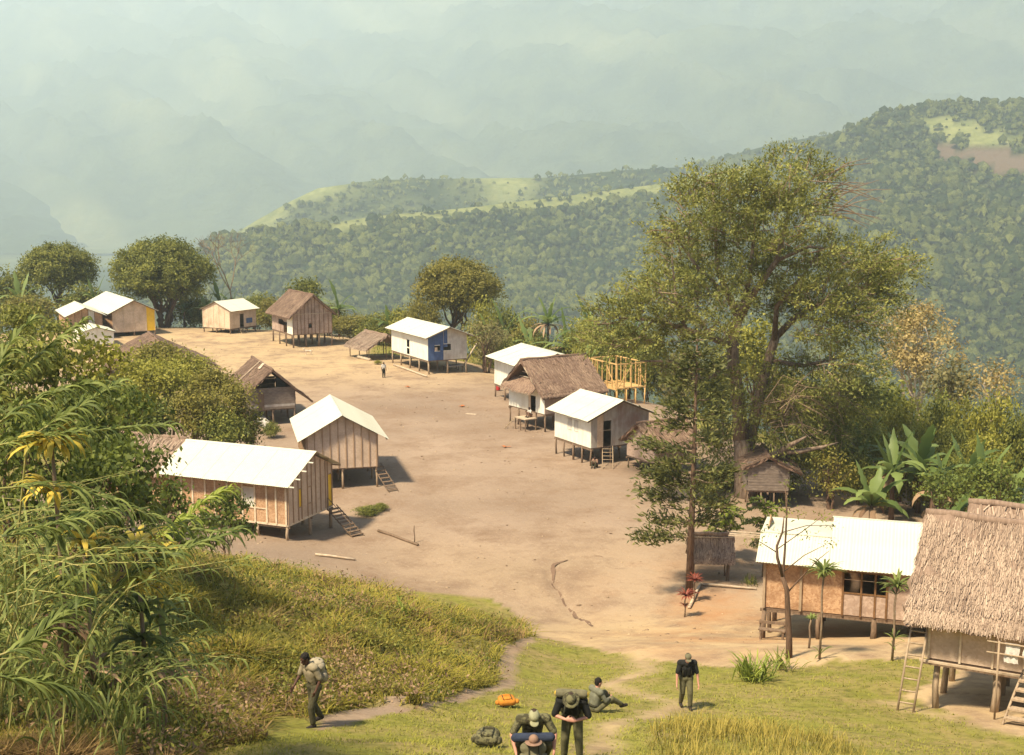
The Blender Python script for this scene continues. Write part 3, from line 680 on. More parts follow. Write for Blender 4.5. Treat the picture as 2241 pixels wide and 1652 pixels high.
# the two narrow dark windows one above the other
J.wall('b', 'offwhite', n=5)
J.wall('n', 'offwhite', edges=[0, .75, 1.42, 1.82, 2.72, 3.35, 4.66], opens={1: (1.0, 1.65, None), 3: (1.0, 1.75, None)}, mats={0: 'blue', 1: 'blue', 2: 'blue'}, frame='white')
J.wall('r', 'offwhite', n=4)
MB().box(J.p(-.062, .75 + .02, J.zf + 1.0), J.p(-.04, 1.08, J.zf + 1.42)).build('curtain', M['wovenp'], J.t)
MB().prism([(1.86, 4.66 * 0 + 3.10), (2.30, 3.10), (2.30, J.zt(2.30) - .02), (1.86, J.zt(1.86) - .02)], J.side('n')[1], .038, .055).build('gable_panel', M['blue'], J.t)
MB().box(J.p(5.0, -.09, J.zf + .80), J.p(5.75, -.04, J.zf + .92)).build('window_rail', M['white'], J.t)
J.metal(); J.barge('postl')
# A: big brown woven house in front left
A = House('woven_house', 'large white roofed house with brown woven walls, pale battens and yellow door', 'house', hp(-12.83, 68.47, 157.36, 8.18, 4.86, 1.33, 3.66, 5.14, .68, .51, .48))
A.posts(5, 3, .10, 'postl'); A.floor('batten')
A.wall('f', 'woven', edges=[0, .72, 1.35, 2.15, 3.0, 4.05, 4.9, 5.6, 6.5, 7.3, 8.18], batten='batten', bw=.11, opens={3: (.85, 2.0, 'offwhite')})
MB().box(A.p(1.35, -.075, A.zf + .80), A.p(3.0, -.045, A.zf + .87)).build('batten', M['batten'], A.t)
A.wall('n', 'woveng', edges=[0, .55, 1.1, 1.45, 2.1, 2.55, 3.0, 3.55, 4.1, 4.35, 4.86], batten='battenm', bw=.06, opens={2: (.75, 1.85, 'yellow'), 4: (.75, 1.75, 'woveng'), 9: (.0, 2.02, 'yellow')})
A.wall('b', 'woveng', n=8); A.wall('r', 'woven', n=6)
A.metal(sheet=.8)
for q in (.28, .52, .74, .95): MB().bar(A.slope_pt(-A.P['g'] - .32, q, 0, .0), A.slope_pt(.1, q, 0, .0), .05, .06).build('purlin_end', M['white'], A.t)
MB().box(A.p(-.05, -.05, A.zf - .1), A.p(A.L + .05, -.004, A.zf + .02)).build('sill_plate', M['batten'], A.t)
MB().box(A.p(-.06, -.05, A.zf - .1), A.p(-.004, A.W, A.zf + .02)).build('sill_plate', M['batten'], A.t)
wa = A.world(-.05, 4.6, A.zf); g0 = G(785, 1178)
ladder('wooden steps with handrail up to the yellow door of the woven house', tuple(g0), tuple(wa + Vector((.1, 0, -.05))), .8, 9, tread=True, rail=True, m='post', name='entrance_steps')
# B
B = House('woven_house', 'white roofed house with vertical battens on pale gable behind the yellow door house', 'house', hp(-13.92, 81.95, 103.66, 7.71, 4.77, 1.43, 3.42, 5.12, .63, .51, .77))
B.posts(4, 3, .08, 'postl'); B.floor()
B.wall('n', 'woveng', n=9, batten='battenm', bw=.07); B.wall('f', 'woveng', n=9, batten='battenm', bw=.07); B.wall('b', 'woveng', n=8, batten='battenm'); B.wall('r', 'woveng', n=6)
B.metal()
ladder('timber steps at the right side of the pale gable house', tuple(G(862, 1078)), tuple(B.world(.7, B.W + .05, B.zf - .05)), .7, 7, tread=True, m='post', name='entrance_steps')
# C: dark thatched hut
C = House('thatched_hut', 'old hut with dark open gable, grey plank wall and brown thatch', 'hut', hp(-22.61, 104.75, 112.88, 7.97, 3.94, 1.36, 2.85, 4.77, .27, .51, 1.47))
C.posts(4, 3, .08); C.floor()
C.planks('n', 'greyd', .21, C.zt(0) + .25, mats=['greyd', 'greyp', 'greyd']); C.planks('f', 'greyd', .24); C.planks('b', 'greyd', .24); C.planks('r', 'greyd', .24)
MB().box(C.p(-.09, .75, C.zf), C.p(-.055, 1.25, C.zf + 1.5)).build('door', M['post'], C.t)
C.thatch(n=2200, th=.2, seed=3); C.barge('post')
MB().bar(C.slope_pt(4.6, .02, 0, .27), C.slope_pt(4.6, .9, 0, .27), .12, .04).build('thatch_batten', M['log'], C.t)
MB().bar(C.slope_pt(3.0, .02, 0, .27), C.slope_pt(2.7, .25, 0, .27), .3, .04).build('thatch_batten', M['log'], C.t)
# D
D_ = House('thatched_hut', 'thatched hut mostly hidden behind the green bushes, only its right roof edge showing', 'hut', hp(-40.2, 122.5, 112.9, 8, 9.4, .9, 2.2, 4.85, .6, .6, 1.5))
D_.posts(4, 4, .08); D_.floor(); D_.planks('n', 'greyd', .22); D_.planks('f', 'greyd', .24); D_.planks('b', 'greyd', .24); D_.thatch(n=1600, seed=4); D_.barge('post')
# N
Nn = House('plank_house', 'white roofed plank house with a dark doorway facing the pine', 'house', hp(5.84, 89.27, 119.5, 5.10, 5.15, 1.37, 3.44, 4.75, .64, .44, .34))
Nn.posts(5, 4, .07); Nn.floor()
Nn.wall('f', 'white', edges=[0, .55, 1.1, 1.7, 2.3, 2.6, 3.2, 3.9, 4.5, 5.1], opens={3: (.95, 1.75, 'offwhite'), 5: (.95, 1.75, 'offwhite')}, frame='offwhite')
Nn.wall('n', 'greyp', edges=[0, .5, 1.05, 1.75, 2.4, 3.0, 3.7, 4.4, 5.15], opens={2: (.0, 1.95, None)}, mats={0: 'greyp', 1: 'wovenp'})
Nn.wall('b', 'greyp', n=5); Nn.wall('r', 'greyp', n=5)
Nn.metal(); Nn.barge('post')
ladder('light pole ladder under the dark doorway of the plank house', tuple(G(1330, 1030)), tuple(Nn.world(-.1, 1.4, Nn.zf - .02)), .75, 6, tread=False)
# L: big thatched house
Lh = House('thatched_house', 'large house with brown thatched roof, open gable and cream front wall', 'house', hp(2.75, 101.97, 33.5, 5.61, 5.41, 1.56, 2.96, 5.77, .62, .66, .33, hand=1))
Lh.posts(4, 5, .08); Lh.floor()
Lh.wall('n', 'white', edges=[0, .8, 1.3, 2.05, 2.4, 3.3, 4.3, 5.41], flat=True, top=Lh.zt(0) + .1, opens={2: (.0, 1.35, None)}, mats={3: 'wovenp'})
Lh.wall('f', 'wovenh', n=6); Lh.wall('b', 'wovenh', n=6); Lh.wall('r', 'wovenh', n=5)
Lh.thatch(n=4200, th=.26, slen=.6, seed=6); Lh.barge('log')
for z_, y0, y1 in ((.55, 1.2, 4.2), (.95, 1.6, 3.8), (1.35, 2.0, 3.4)):
    MB().bar(Lh.p(.02, y0, Lh.zt(0) + z_), Lh.p(.02, y1, Lh.zt(0) + z_), .05, .07).build('gable_pole', M['log'], Lh.t)
r_ = np.random.default_rng(8); n_ = 900
u_ = r_.random(n_) * 4.6 + .7; q_ = r_.random(n_); zt_ = Lh.zt(0)
aw0 = np.stack([-.1 - .75 * q_, u_, zt_ + .85 - .75 * q_], -1); aw1 = aw0 + np.stack([-.28 + 0 * q_, .06 * r_.standard_normal(n_), -.30 - .1 * r_.random(n_)], -1)
w_ = np.array((0, .03, 0)); V_ = np.stack([aw0 - w_, aw0 + w_, aw1 + w_, aw1 - w_], 1).reshape(-1, 3)
MB().add([(-.05, .5, zt_ + .88), (-.05, 5.2, zt_ + .88), (-.95, 5.3, zt_ - .02), (-.95, .5, zt_ - .02), (-.05, .5, zt_ + .80), (-.05, 5.2, zt_ + .80), (-.92, 5.3, zt_ - .1), (-.92, .5, zt_ - .1)], [(0, 1, 2, 3), (7, 6, 5, 4), (0, 3, 7, 4), (1, 5, 6, 2), (3, 2, 6, 7)]).build('awning', M['thatch'], Lh.t)
st_ = mesh_np('awning_straw', V_, np.arange(4 * n_).reshape(-1, 4), M['straw'], Lh.t, tint=np.clip(.5 + .3 * r_.standard_normal(n_), 0, 1)); st_['kind'] = 'stuff'
MB().box(Lh.p(-1.3, 1.0, Lh.zf - .55), Lh.p(-.08, 2.6, Lh.zf - .47)).build('porch_deck', M['log'], Lh.t)
for x_, y_ in ((-1.25, 1.05), (-1.25, 2.55), (-.2, 1.05), (-.2, 2.55), (-1.25, 1.8)):
    MB().tube([Lh.p(x_, y_, -.2), Lh.p(x_, y_, Lh.zf - .5)], .06, 6).build('porch_post', M['post'], Lh.t)
ladder('short pole ladder at the porch of the big thatched house', tuple(Lh.world(-1.9, 3.3, .0)), tuple(Lh.world(-1.1, 2.7, Lh.zf - .5)), .7, 3)
# K
K = House('stilt_house', 'white roofed cream house behind the big thatched house', 'house', hp(1.13, 113.11, 112.71, 7.32, 6.2, 1.35, 3.94, 5.05, .82, .62, .5))
K.posts(4, 4, .08); K.floor(); K.wall('f', 'white', n=6); K.wall('n', 'white', n=5); K.wall('b', 'white', n=5); K.wall('r', 'white', n=5); K.metal()
# G
Gh = House('stilt_house', 'small cream house with white roof and open porch at the far treeline', 'house', hp(-38.95, 169.68, 60, 5.25, 5.07, .99, 3.37, 4.64, .55, .30, .43, hand=1))
Gh.posts(4, 3, .09); Gh.floor(); Gh.wall('n', 'wovenp', n=5, batten='batten')
Gh.wall('f', 'wovenp', edges=[0, .9, 1.9, 2.7, 3.9, 5.25], opens={2: (0, 1.9, None)}, mats={3: 'woveng', 4: 'woveng'}); Gh.wall('b', 'wovenp', n=4); Gh.wall('r', 'woveng', n=4); Gh.metal()
MB().box(Gh.p(3.2, -.09, Gh.zf + .5), Gh.p(4.4, -.05, Gh.zf + 1.2)).build('hanging_cloth', M['blue'], Gh.t)
ladder('ladder steps to the small cream house at the treeline', tuple(Gh.world(1.6, -1.3, 0)), tuple(Gh.world(2.2, -.05, Gh.zf)), .8, 4, tread=True, name='entrance_steps')
# H
Hh = House('thatched_house', 'tall grey house with steep thatched roof on long thin stilts', 'house', hp(-27.94, 156.33, 120.02, 7.83, 5.34, 1.78, 3.82, 6.66, .71, .60, .44))
Hh.posts(4, 4, .10); Hh.floor()
Hh.wall('n', 'wovenh', edges=[0, .6, 1.1, 1.6, 2.1, 2.55, 3.0, 3.6, 4.2, 4.8, 5.34], batten='battend', bw=.05, opens={4: (.75, 1.3, None)})
Hh.wall('f', 'wovenh', edges=[0, 2.0, 3.4, 5.2, 7.83], opens={1: (0, 1.4, None), 2: (.9, 1.6, None)}, mats={0: 'white'}); Hh.wall('b', 'wovenh', n=5); Hh.wall('r', 'wovenh', n=5)
for x_ in (2.4, 2.9, 3.9, 4.5): MB().box(Hh.p(x_, -.08, Hh.zf), Hh.p(x_ + .06, -.04, Hh.zf + 1.0)).build('porch_rail', M['battend'], Hh.t)
Hh.thatch(n=2200, th=.28, slen=.9, sw=.08, seed=9); Hh.barge('post')
MB().bar(Hh.p(-.07, 0, Hh.zt(0)), Hh.p(-.07, Hh.W, Hh.zt(0)), .04, .08).build('tie_beam', M['log'], Hh.t)
# E and F
E_ = House('long_house', 'long white roofed house with yellow panel at the end of its gable', 'house', hp(-54.12, 166.27, 120.64, 15.53, 5.74, .88, 3.39, 5.15, .70, .51, .40))
E_.posts(6, 3, .1); E_.floor(); E_.wall('n', 'wovenp', edges=[0, 1.5, 2.9, 4.55, 5.74], batten='batten', mats={3: 'yellow'}); E_.wall('f', 'woven', n=8); E_.wall('b', 'woven', n=8); E_.wall('r', 'wovenp', n=4); E_.metal(sheet=1.0); E_.barge('post')
F_ = House('small_house', 'lower white roofed house joined in front of the long one', 'house', hp(-58.58, 161.9, 116.47, 9.5, 4.39, 1.0, 3.44, 4.58, .45, .50, .51))
F_.posts(4, 3, .1); F_.floor(); F_.wall('n', 'woven', edges=[0, .9, 1.8, 2.6, 3.4, 4.39], opens={2: (.8, 1.6, None)}, mats={3: 'offwhite'}, batten='battend'); F_.wall('f', 'woven', n=6); F_.wall('b', 'woven', n=6); F_.metal(sheet=1.0)
# I low shelter
I_ = House('thatched_shelter', 'low open thatched shelter beside the blue and white house', 'shelter', hp(-16.9, 144.2, 122, 5.4, 4.6, .12, 1.35, 3.0, .5, .4, .5))
I_.posts(3, 3, .07); 
for x_ in (0.05, 2.7, 5.35):
    for y_ in (.05, 4.55): MB().tube([I_.p(x_, y_, -.1), I_.p(x_, y_, I_.zt(y_))], .06, 6).build('post', M['post'], I_.t)
for x_ in (0.05, 5.35): MB().tube([I_.p(x_, 2.3, -.1), I_.p(x_, 2.3, I_.zr - .1)], .06, 6).build('post', M['post'], I_.t)
I_.thatch(n=1500, th=.2, ragged=.3, slen=.7, sw=.07, seed=12, m='thatchl', straw='strawl')
MB().tube([I_.p(-.3, .0, .3), I_.p(2.6, -.15, .3)], .2, 8).build('base_log', M['log'], I_.t, True)
# M bare frame
Mf = House('timber_frame', 'unfinished house frame of bare yellow timber beyond the thatched house', 'house frame', hp(9.85, 114.6, 118, 5.2, 3.3, 1.6, 3.9, 3.9))
Mf.posts(4, 4, .07, 'newwood')
for y_ in np.linspace(0, 3.3, 6): MB().bar(Mf.p(0, y_, Mf.zf - .06), Mf.p(5.2, y_, Mf.zf - .06), .05, .12).build('joist', M['newwood'], Mf.t)
for x_ in np.linspace(0.1, 2.6, 10): MB().box(Mf.p(x_, 0, Mf.zf + .002), Mf.p(x_ + .22, 3.3, Mf.zf + .03)).build('floor_board', M['newwood'], Mf.t)
for k_, Lk in (('f', 5.2), ('b', 5.2), ('n', 3.3), ('r', 3.3)):
    fn = Mf.side(k_)[1]; nn = 7 if Lk > 4 else 5
    for i in range(nn):
        u_ = Lk * i / (nn - 1); u_ = min(max(u_, .045), Lk - .045)
        MB().prism([(u_ - .045, Mf.zf), (u_ + .045, Mf.zf), (u_ + .045, Mf.zf + 2.3), (u_ - .045, Mf.zf + 2.3)], fn, -.07, .02 if k_ in 'fb' else .025).build('stud', M['newwood'], Mf.t)
    MB().prism([(0, Mf.zf + 2.301), (Lk, Mf.zf + 2.301), (Lk, Mf.zf + 2.4), (0, Mf.zf + 2.4)], fn, -.08, .03 if k_ in 'fb' else .034).build('top_plate', M['newwood'], Mf.t)
    MB().bar(fn(.1, Mf.zf + .1, .06), fn(min(1.8, Lk * .5), Mf.zf + 2.2, .06), .03, .09).build('brace', M['newwood'], Mf.t)
# O small thatch by the pine
O_ = House('thatched_hut', 'small brown thatched roof half hidden behind the pine branches', 'hut', hp(10.2, 86.2, 30, 3.6, 3.4, .9, 1.9, 3.5, .5, .4, .5, hand=1))
O_.posts(3, 3, .06); O_.floor(); O_.wall('n', 'wovenh', n=4); O_.wall('f', 'wovenh', n=4); O_.wall('b', 'wovenh', n=4); O_.wall('r', 'wovenh', n=4); O_.thatch(n=1500, th=.2, seed=13)
# P hut under the big tree
P_ = House('plank_hut', 'grey plank hut on stilts under the great tree', 'hut', hp(15.1, 77.2, 85, 3.2, 2.6, 1.2, 2.6, 3.4, .3, .3, .8))
P_.posts(3, 4, .05); P_.floor(); P_.planks('n', 'greyd', .18, P_.zt(0) + .4); P_.planks('b', 'greyd', .2); P_.planks('f', 'greyd', .2); P_.thatch(n=1300, th=.18, seed=14)
# Q little granary
Q_ = House('thatched_granary', 'little thatched storage hut on thin legs beside the pine trunk', 'hut', hp(11.45, 62.3, 176, 2.05, 1.2, 1.0, 1.06, 2.35, .25, .16, .25))
Q_.posts(2, 2, .045); Q_.posts(2, 2, .035, inset=.16); MB().box(Q_.p(-.1, -.1, Q_.zf - .06), Q_.p(Q_.L + .1, Q_.W + .1, Q_.zf)).build('platform', M['post'], Q_.t)
Q_.thatch(n=1500, th=.16, slen=.45, sw=.035, m='thatchl', straw='strawl', seed=15)
MB().bar(Q_.slope_pt(-.15, .22, 0, .20), Q_.slope_pt(2.2, .22, 0, .20), .04, .04).build('thatch_pole', M['log'], Q_.t)
# R right house
R_ = House('woven_house', 'white roofed brown woven house with wide dark window at right', 'house', hp(19.18, 47.28, 162.56, 9.0, 4.79, 2.98, 5.0, 6.40, .59, .30, .5, zg=1.73))
R_.posts(5, 3, .10, 'post'); R_.floor()
R_.wall('f', 'woven', edges=[0, 1.4, 2.7, 4.04, 4.5, 5.05, 5.78, 7.47, 9.0], batten='battend', bw=.08, opens={3: (.95, 1.85, None), 4: (.95, 1.85, None), 5: (.95, 1.85, None)}, mats={0: 'wovenh', 1: 'wovenh', 2: 'wovenh', 3: 'wovenh', 4: 'wovenh', 5: 'wovenh'})
R_.wall('b', 'woven', n=7); R_.wall('n', 'woven', n=5); R_.wall('r', 'woven', n=5)
R_.metal((0,), x1=6.35, cap=False); R_.metal((0,), x0=6.36, q0=(.42, 0), cap=False); R_.metal((1,), x1=6.35, cap=False); R_.metal((1,), x0=6.36, q0=(0, .46), cap=False)
MB().prism([(-.2, R_.zr + .0), (6.4, R_.zr + .0), (6.4, R_.zr + .09), (-.2, R_.zr + .09)], lambda u, z, o: R_.p(u, R_.W / 2 + o, z), -.05, .05).build('ridge_cap', M['metal'], R_.t)
za_, zb_ = R_.slope_pt(8, .42, 0, .075), R_.slope_pt(8, .46, 1, .075)
MB().prism([(za_[1] * R_.h - .03, za_[2]), (zb_[1] * R_.h + .03, zb_[2]), (zb_[1] * R_.h + .03, zb_[2] + .03), (za_[1] * R_.h - .03, za_[2] + .03)], lambda u, z, o: R_.p(o, u, z), 6.36, 9.3).build('cap_sheet', M['metal'], R_.t)
for y_ in (1.3, 1.6, 1.95): MB().bar(R_.p(8.9, y_, R_.zt(.9) - .05), R_.p(10.7, y_ + .1, R_.zt(.9) - .1), .05, .05).build('rack_pole', M['log'], R_.t)
for u_ in (7.47, 8.97): MB().box(R_.p(u_ - .05, -.12, R_.zf - .02), R_.p(u_ + .05, -.075, R_.zt(0))).build('corner_post', M['postl'], R_.t)
# S near thatched hut at the right edge
S_ = House('thatched_hut', 'near hut with shaggy pale thatch and patched woven wall at right edge', 'hut', hp(11.66, 33.0, -26.5, 5.2, 4.6, 7.45, 8.55, 10.78, .55, .55, .55, zg=6.5, hand=1))
S_.posts(4, 3, .10, 'postl', inset=.25); S_.floor()
S_.wall('f', 'woveng', edges=[0, .85, 1.7, 2.5, 3.4, 4.3, 5.2], batten='batten', bw=.06); S_.wall('n', 'woveng', n=5, batten='batten'); S_.wall('b', 'woveng', n=5); S_.wall('r', 'woveng', n=5)
MB().bar(S_.p(-.2, -.16, S_.zf - .06), S_.p(5.3, -.16, S_.zf - .06), .06, .06).build('sill_pole', M['log'], S_.t)
S_.thatch(n=17000, th=.34, ragged=.32, slen=.5, sw=.016, back=.2, m='thatchl', straw='strawl', seed=16)
ladder('pole ladder leaning at the left end of the near thatched hut', tuple(S_.world(-.42, -.75, S_.ground(-.42, -.75))), tuple(S_.world(-.22, -.25, S_.zf + 1.0)), .42, 7, side=(math.cos(-.46), math.sin(-.46), 0))
ladder('steep steps cut by the right photo edge below the near hut', tuple(S_.world(2.5, -1.5, S_.ground(2.5, -1.5))), tuple(S_.world(2.9, -.25, S_.zf + .3)), .7, 6, tread=True, name='entrance_steps', side=(1, -.5, 0))
# T behind it
T_ = House('thatched_hut', 'thatched roof top rising behind the near hut', 'hut', hp(15.8, 40.5, -24, 6.0, 4.6, 5.1, 7.0, 9.2, .5, .5, .5, zg=3.8, hand=1))
T_.posts(3, 3, .08); T_.floor(); T_.wall('f', 'woveng', n=5); T_.wall('n', 'woveng', n=4); T_.wall('r', 'woveng', n=4); T_.wall('b', 'woveng', n=4); T_.thatch(n=2500, th=.3, m='thatchl', straw='strawl', seed=17)
# A2 thatch beside A
A2 = House('thatched_hut', 'pale thatched roof poking out left of the large woven house', 'hut', hp(-21.6, 73.9, 157.4, 6.0, 4.6, 1.3, 3.0, 4.75, .5, .4, .5))
A2.posts(3, 3, .08); A2.floor(); A2.wall('f', 'woven', n=5); A2.wall('n', 'woven', n=4); A2.wall('r', 'woven', n=4); A2.wall('b', 'woven', n=4); A2.thatch(n=2500, th=.22, m='thatchl', straw='strawl', seed=18)
# white lean-to glimpsed through the bushes
w0 = pz(235, 745, 1.0)
X_ = House('shed', 'low shed with white roof glimpsed through the bushes below the long house', 'shed', hp(w0[0] - 3.2, w0[1] - 1, 118, 5.0, 4.2, .5, 2.0, 2.7, .3, .3, .3, zg=0))
X_.posts(3, 3, .07); X_.floor(); X_.wall('n', 'white', n=4); X_.wall('f', 'white', n=4); X_.wall('b', 'white', n=4); X_.wall('r', 'white', n=4); X_.metal(sheet=1.0)

# ------------------------------------------------------------------ plants
def diamonds(C_, D1, D2, ln, wd):
    """leaf at C_, pointing D1, width along D2"""
    a = C_; b = C_ + D1 * (ln * .45)[:, None] + D2 * (wd * .5)[:, None]; c = C_ + D1 * ln[:, None]; d = C_ + D1 * (ln * .45)[:, None] - D2 * (wd * .5)[:, None]
    return np.stack([a, b, c, d], 1).reshape(-1, 3)
def unit(v): return v / (np.linalg.norm(v, axis=-1, keepdims=True) + 1e-9)
def crown_leaves(lobes, dens, leaf, r, clump=.55, per=26, shell=.55, aspect=.5, droop=.0, flat=0.0):
    """lobes: (centre, radii). leaves gathered in clumps through the outer volume"""
    Vs = []; Ts = []
    for c, rad in lobes:
        c = np.array(c, float); rad = np.array(rad, float)
        area = 4 * math.pi * ((rad[0] * rad[1] + rad[0] * rad[2] + rad[1] * rad[2]) / 3)
        nc = max(3, int(area * dens))
        d = unit(r.standard_normal((nc, 3))); d[:, 2] = np.where(d[:, 2] < -.55, -d[:, 2] * .5, d[:, 2]); d = unit(d)
        rr = shell + (1 - shell) * r.random(nc) ** .6
        cc = c + d * rad * rr[:, None] * (1 + .10 * r.standard_normal((nc, 1)))
        k = per; ct = np.clip(.5 + .22 * r.standard_normal(nc), 0, 1)
        P = np.repeat(cc, k, 0) + r.standard_normal((nc * k, 3)) * clump * np.array((1, 1, .75))
        nrm = unit(np.repeat(d, k, 0) * .7 + r.standard_normal((nc * k, 3)) * .6 + np.array((0, 0, .35)))
        t1 = unit(np.cross(nrm, r.standard_normal((nc * k, 3)))); t1[:, 2] -= droop; t1 = unit(t1)
        if flat: t1[:, 2] *= (1 - flat); t1 = unit(t1)
        t2 = unit(np.cross(nrm, t1))
        ln = leaf * (.6 + .8 * r.random(nc * k))
        Vs.append(diamonds(P, t1, t2, ln, ln * aspect))
        Ts.append(np.clip(np.repeat(ct, k) + .22 * r.standard_normal(nc * k), 0, 1))
    V = np.concatenate(Vs); return V, np.arange(len(V)).reshape(-1, 4), np.concatenate(Ts)
def wob(a, b, n, amp, r):
    a = np.array(a, float); b = np.array(b, float); P = [a + (b - a) * i / (n - 1) for i in range(n)]
    for i in range(1, n - 1): P[i] = P[i] + r.standard_normal(3) * amp
    return P
def limb_mesh(base, fork, lobes, r0, r, stems=1, sub=2, spread=.3):
    mb = MB(); base = np.array(base, float); fork = np.array(fork, float)
    for s in range(stems):
        off = np.array((r.uniform(-1, 1), r.uniform(-1, 1), 0)) * spread * (stems > 1)
        f2 = fork + off * 3
        mb.tube(wob(base + off, f2, 5, r0 * .5, r), [r0 * 1.3, r0, r0 * .9, r0 * .8, r0 * .7], 8)
        for i, (c, rad) in enumerate(lobes):
            if stems > 1 and i % stems != s: continue
            c = np.array(c, float)
            mb.tube(wob(f2 - np.array((0, 0, r0)), c, 5, np.linalg.norm(c - f2) * .06, r), [r0 * .55, r0 * .45, r0 * .34, r0 * .24, r0 * .12], 6)
            for q in range(sub):
                e = c + unit(r.standard_normal(3)) * np.array(rad) * .85
                mb.tube(wob(f2 + (c - f2) * r.uniform(.5, .9), e, 4, .15, r), [r0 * .2, r0 * .15, r0 * .1, r0 * .04], 5)
    return mb
def tree(name, label, cat, base, lobes, leafm, leaf, dens, seed, r0=.25, bark='bark', fork=None, stems=1, group=None, clump=.5, per=24, shell=.5, aspect=.5, spread=.3, droop=0, sub=2):
    """lobes relative to base"""
    r = np.random.default_rng(seed); t = thing(name, label, cat, tuple(base), 0, group)
    zmin = min(c[2] - rad[2] for c, rad in lobes)
    if fork is None:
        fork = (0, 0, max(zmin * .8, .3))
    limb_mesh((0, 0, -.3), fork, lobes, r0, r, stems, sub, spread).build('trunk', M[bark], t, True)
    V, F, T = crown_leaves(lobes, dens, leaf, r, clump, per, shell, aspect, droop)
    mesh_np('crown', V, F, L[leafm], t, tint=T); return t
def round_lobes(w, h, z0, n, r, squash=.8):
    """n lobes making an uneven crown w wide from z0 up to h"""
    out = []; H_ = h - z0
    for i in range(n):
        a = 2.4 * i + r.uniform(-.4, .4); f = r.uniform(.1, .95); k = (i + .5) / n
        rad = w * .5 * math.sin(math.pi * min(.95, .18 + .75 * k)) * .62 * f ** .3
        R = w * r.uniform(.17, .27)
        out.append(((rad * math.cos(a), rad * math.sin(a), z0 + R * .7 + (H_ - 1.5 * R) * k), (R * 1.15, R * 1.15, R * squash)))
    return out
def at(u, d, z=None):
    """place on the ground seen at column u, distance d"""
    x = (u - CX) / FPX * d * 1.0; return np.array((x, d, gz(x, d) if z is None else z))
def topz(v, d): return EYE + (YH - v) * d / FPX
BG = 'trees and bushes behind the village'
def bgtree(name, label, u, vtop, d, wpx, leafm, n, seed, vbot=None, leaf=.42, dens=.55, cat='tree', group=None, **kw):
    b = at(u, d); h = topz(vtop, d) - b[2]; w = wpx * d / FPX; r = np.random.default_rng(seed)
    z0 = (topz(vbot, d) - b[2]) if vbot else .3
    return tree(name, label, cat, b, round_lobes(w, h, z0, n, r), leafm, leaf, dens, seed, r0=max(.10, w * .028), group=group, **kw)
bgtree('round_tree', 'dark round topped tree standing above the far left house', 130, 530, 195, 160, 'mid', 16, 1, vbot=640, stems=2, dens=.50, leaf=.34, clump=.42, per=54, shell=.75)
bgtree('round_tree', 'big dense dark green tree with many stems beside the long house', 357, 516, 182, 205, 'mid', 22, 2, vbot=668, stems=5, spread=.5, dens=.50, leaf=.34, clump=.42, per=54, shell=.75)
bgtree('tree', 'small dark tree behind the steep thatched house', 668, 604, 178, 80, 'mid', 7, 3, vbot=660)
bgtree('tree', 'broad olive and gold tree behind the blue and white house', 1000, 558, 160, 178, 'olive', 18, 4, vbot=690, stems=3, dens=.55, leaf=.32, clump=.42, per=44, shell=.7)
bgtree('shrub_tree', 'thin grey shrubby tree right of the blue and white house', 1065, 690, 137, 95, 'shrub', 8, 5, vbot=770, stems=3, dens=.35, leaf=.32)
bgtree('tree', 'pale yellow green tree glimpsed behind the great tree trunk', 1655, 690, 112, 130, 'yel', 9, 6, vbot=850)
bgtree('tree', 'tawny leafed pale barked tree right of the great tree', 2010, 652, 122, 190, 'gum', 13, 7, vbot=850, bark='barkw', dens=.40, stems=2, leaf=.34)
bgtree('tree', 'tawny tree with white branches near the right edge', 2192, 780, 108, 120, 'gum', 8, 8, vbot=900, bark='barkw', dens=.35, leaf=.32)
bgtree('tree', 'dull brown green tree between the two tawny trees', 2095, 790, 112, 110, 'shrub', 8, 9, vbot=900, dens=.5)
bgtree('shrub', 'leafy vine covered shrub left of the banana grove', 1945, 830, 96, 120, 'mid', 9, 10, vbot=960, cat='shrub', dens=.7)
bgtree('shrub_tree', 'vase shaped shrub with thin stems behind the right white roof', 1838, 985, 77, 110, 'olive', 11, 11, vbot=1100, stems=5, spread=.12, dens=.7, leaf=.22, clump=.3, cat='shrub')
bgtree('bush', 'dark rounded bush behind the right thatched hut', 2085, 1030, 63, 120, 'dark', 8, 12, vbot=1120, cat='bush', leaf=.2, dens=1.3, clump=.28)
bgtree('bush', 'taller dark bush at the right edge behind the thatched hut', 2205, 1005, 60, 150, 'dark', 9, 13, vbot=1120, cat='bush', leaf=.2, dens=1.3, clump=.28)
# alike bushes: a few built, the rest copied
protos = []
for k, (lm, sd) in enumerate((('olive', 31), ('mid', 32), ('yel', 33), ('shrub', 34))):
    r = np.random.default_rng(sd); lob = round_lobes(5.5, 4.6, .1, 9, r)
    protos.append((lob, lm, sd))
BUSH = {}
def bush(u, d, vtop, wpx, kind, label, group=None, name='bush', zs=1.0, base=None):
    b = at(u, d) if base is None else base
    h = topz(vtop, d) - b[2]; w = wpx * d / FPX
    if kind not in BUSH:
        lob, lm, sd = protos[kind]
        t = tree(name, label, 'bush', b, lob, lm, .26, 1.3, sd, r0=.07, stems=4, spread=.15, clump=.38, per=26)
        BUSH[kind] = t
    else:
        t = copy_tree(BUSH[kind])
    t.name = name; t.location = tuple(b); t.rotation_euler = (0, 0, random.uniform(0, 6.28)); t.scale = (w / 5.5, w / 5.5, max(h, .5) / 4.6)
    t['label'] = label
    if group: t['group'] = group
    return t
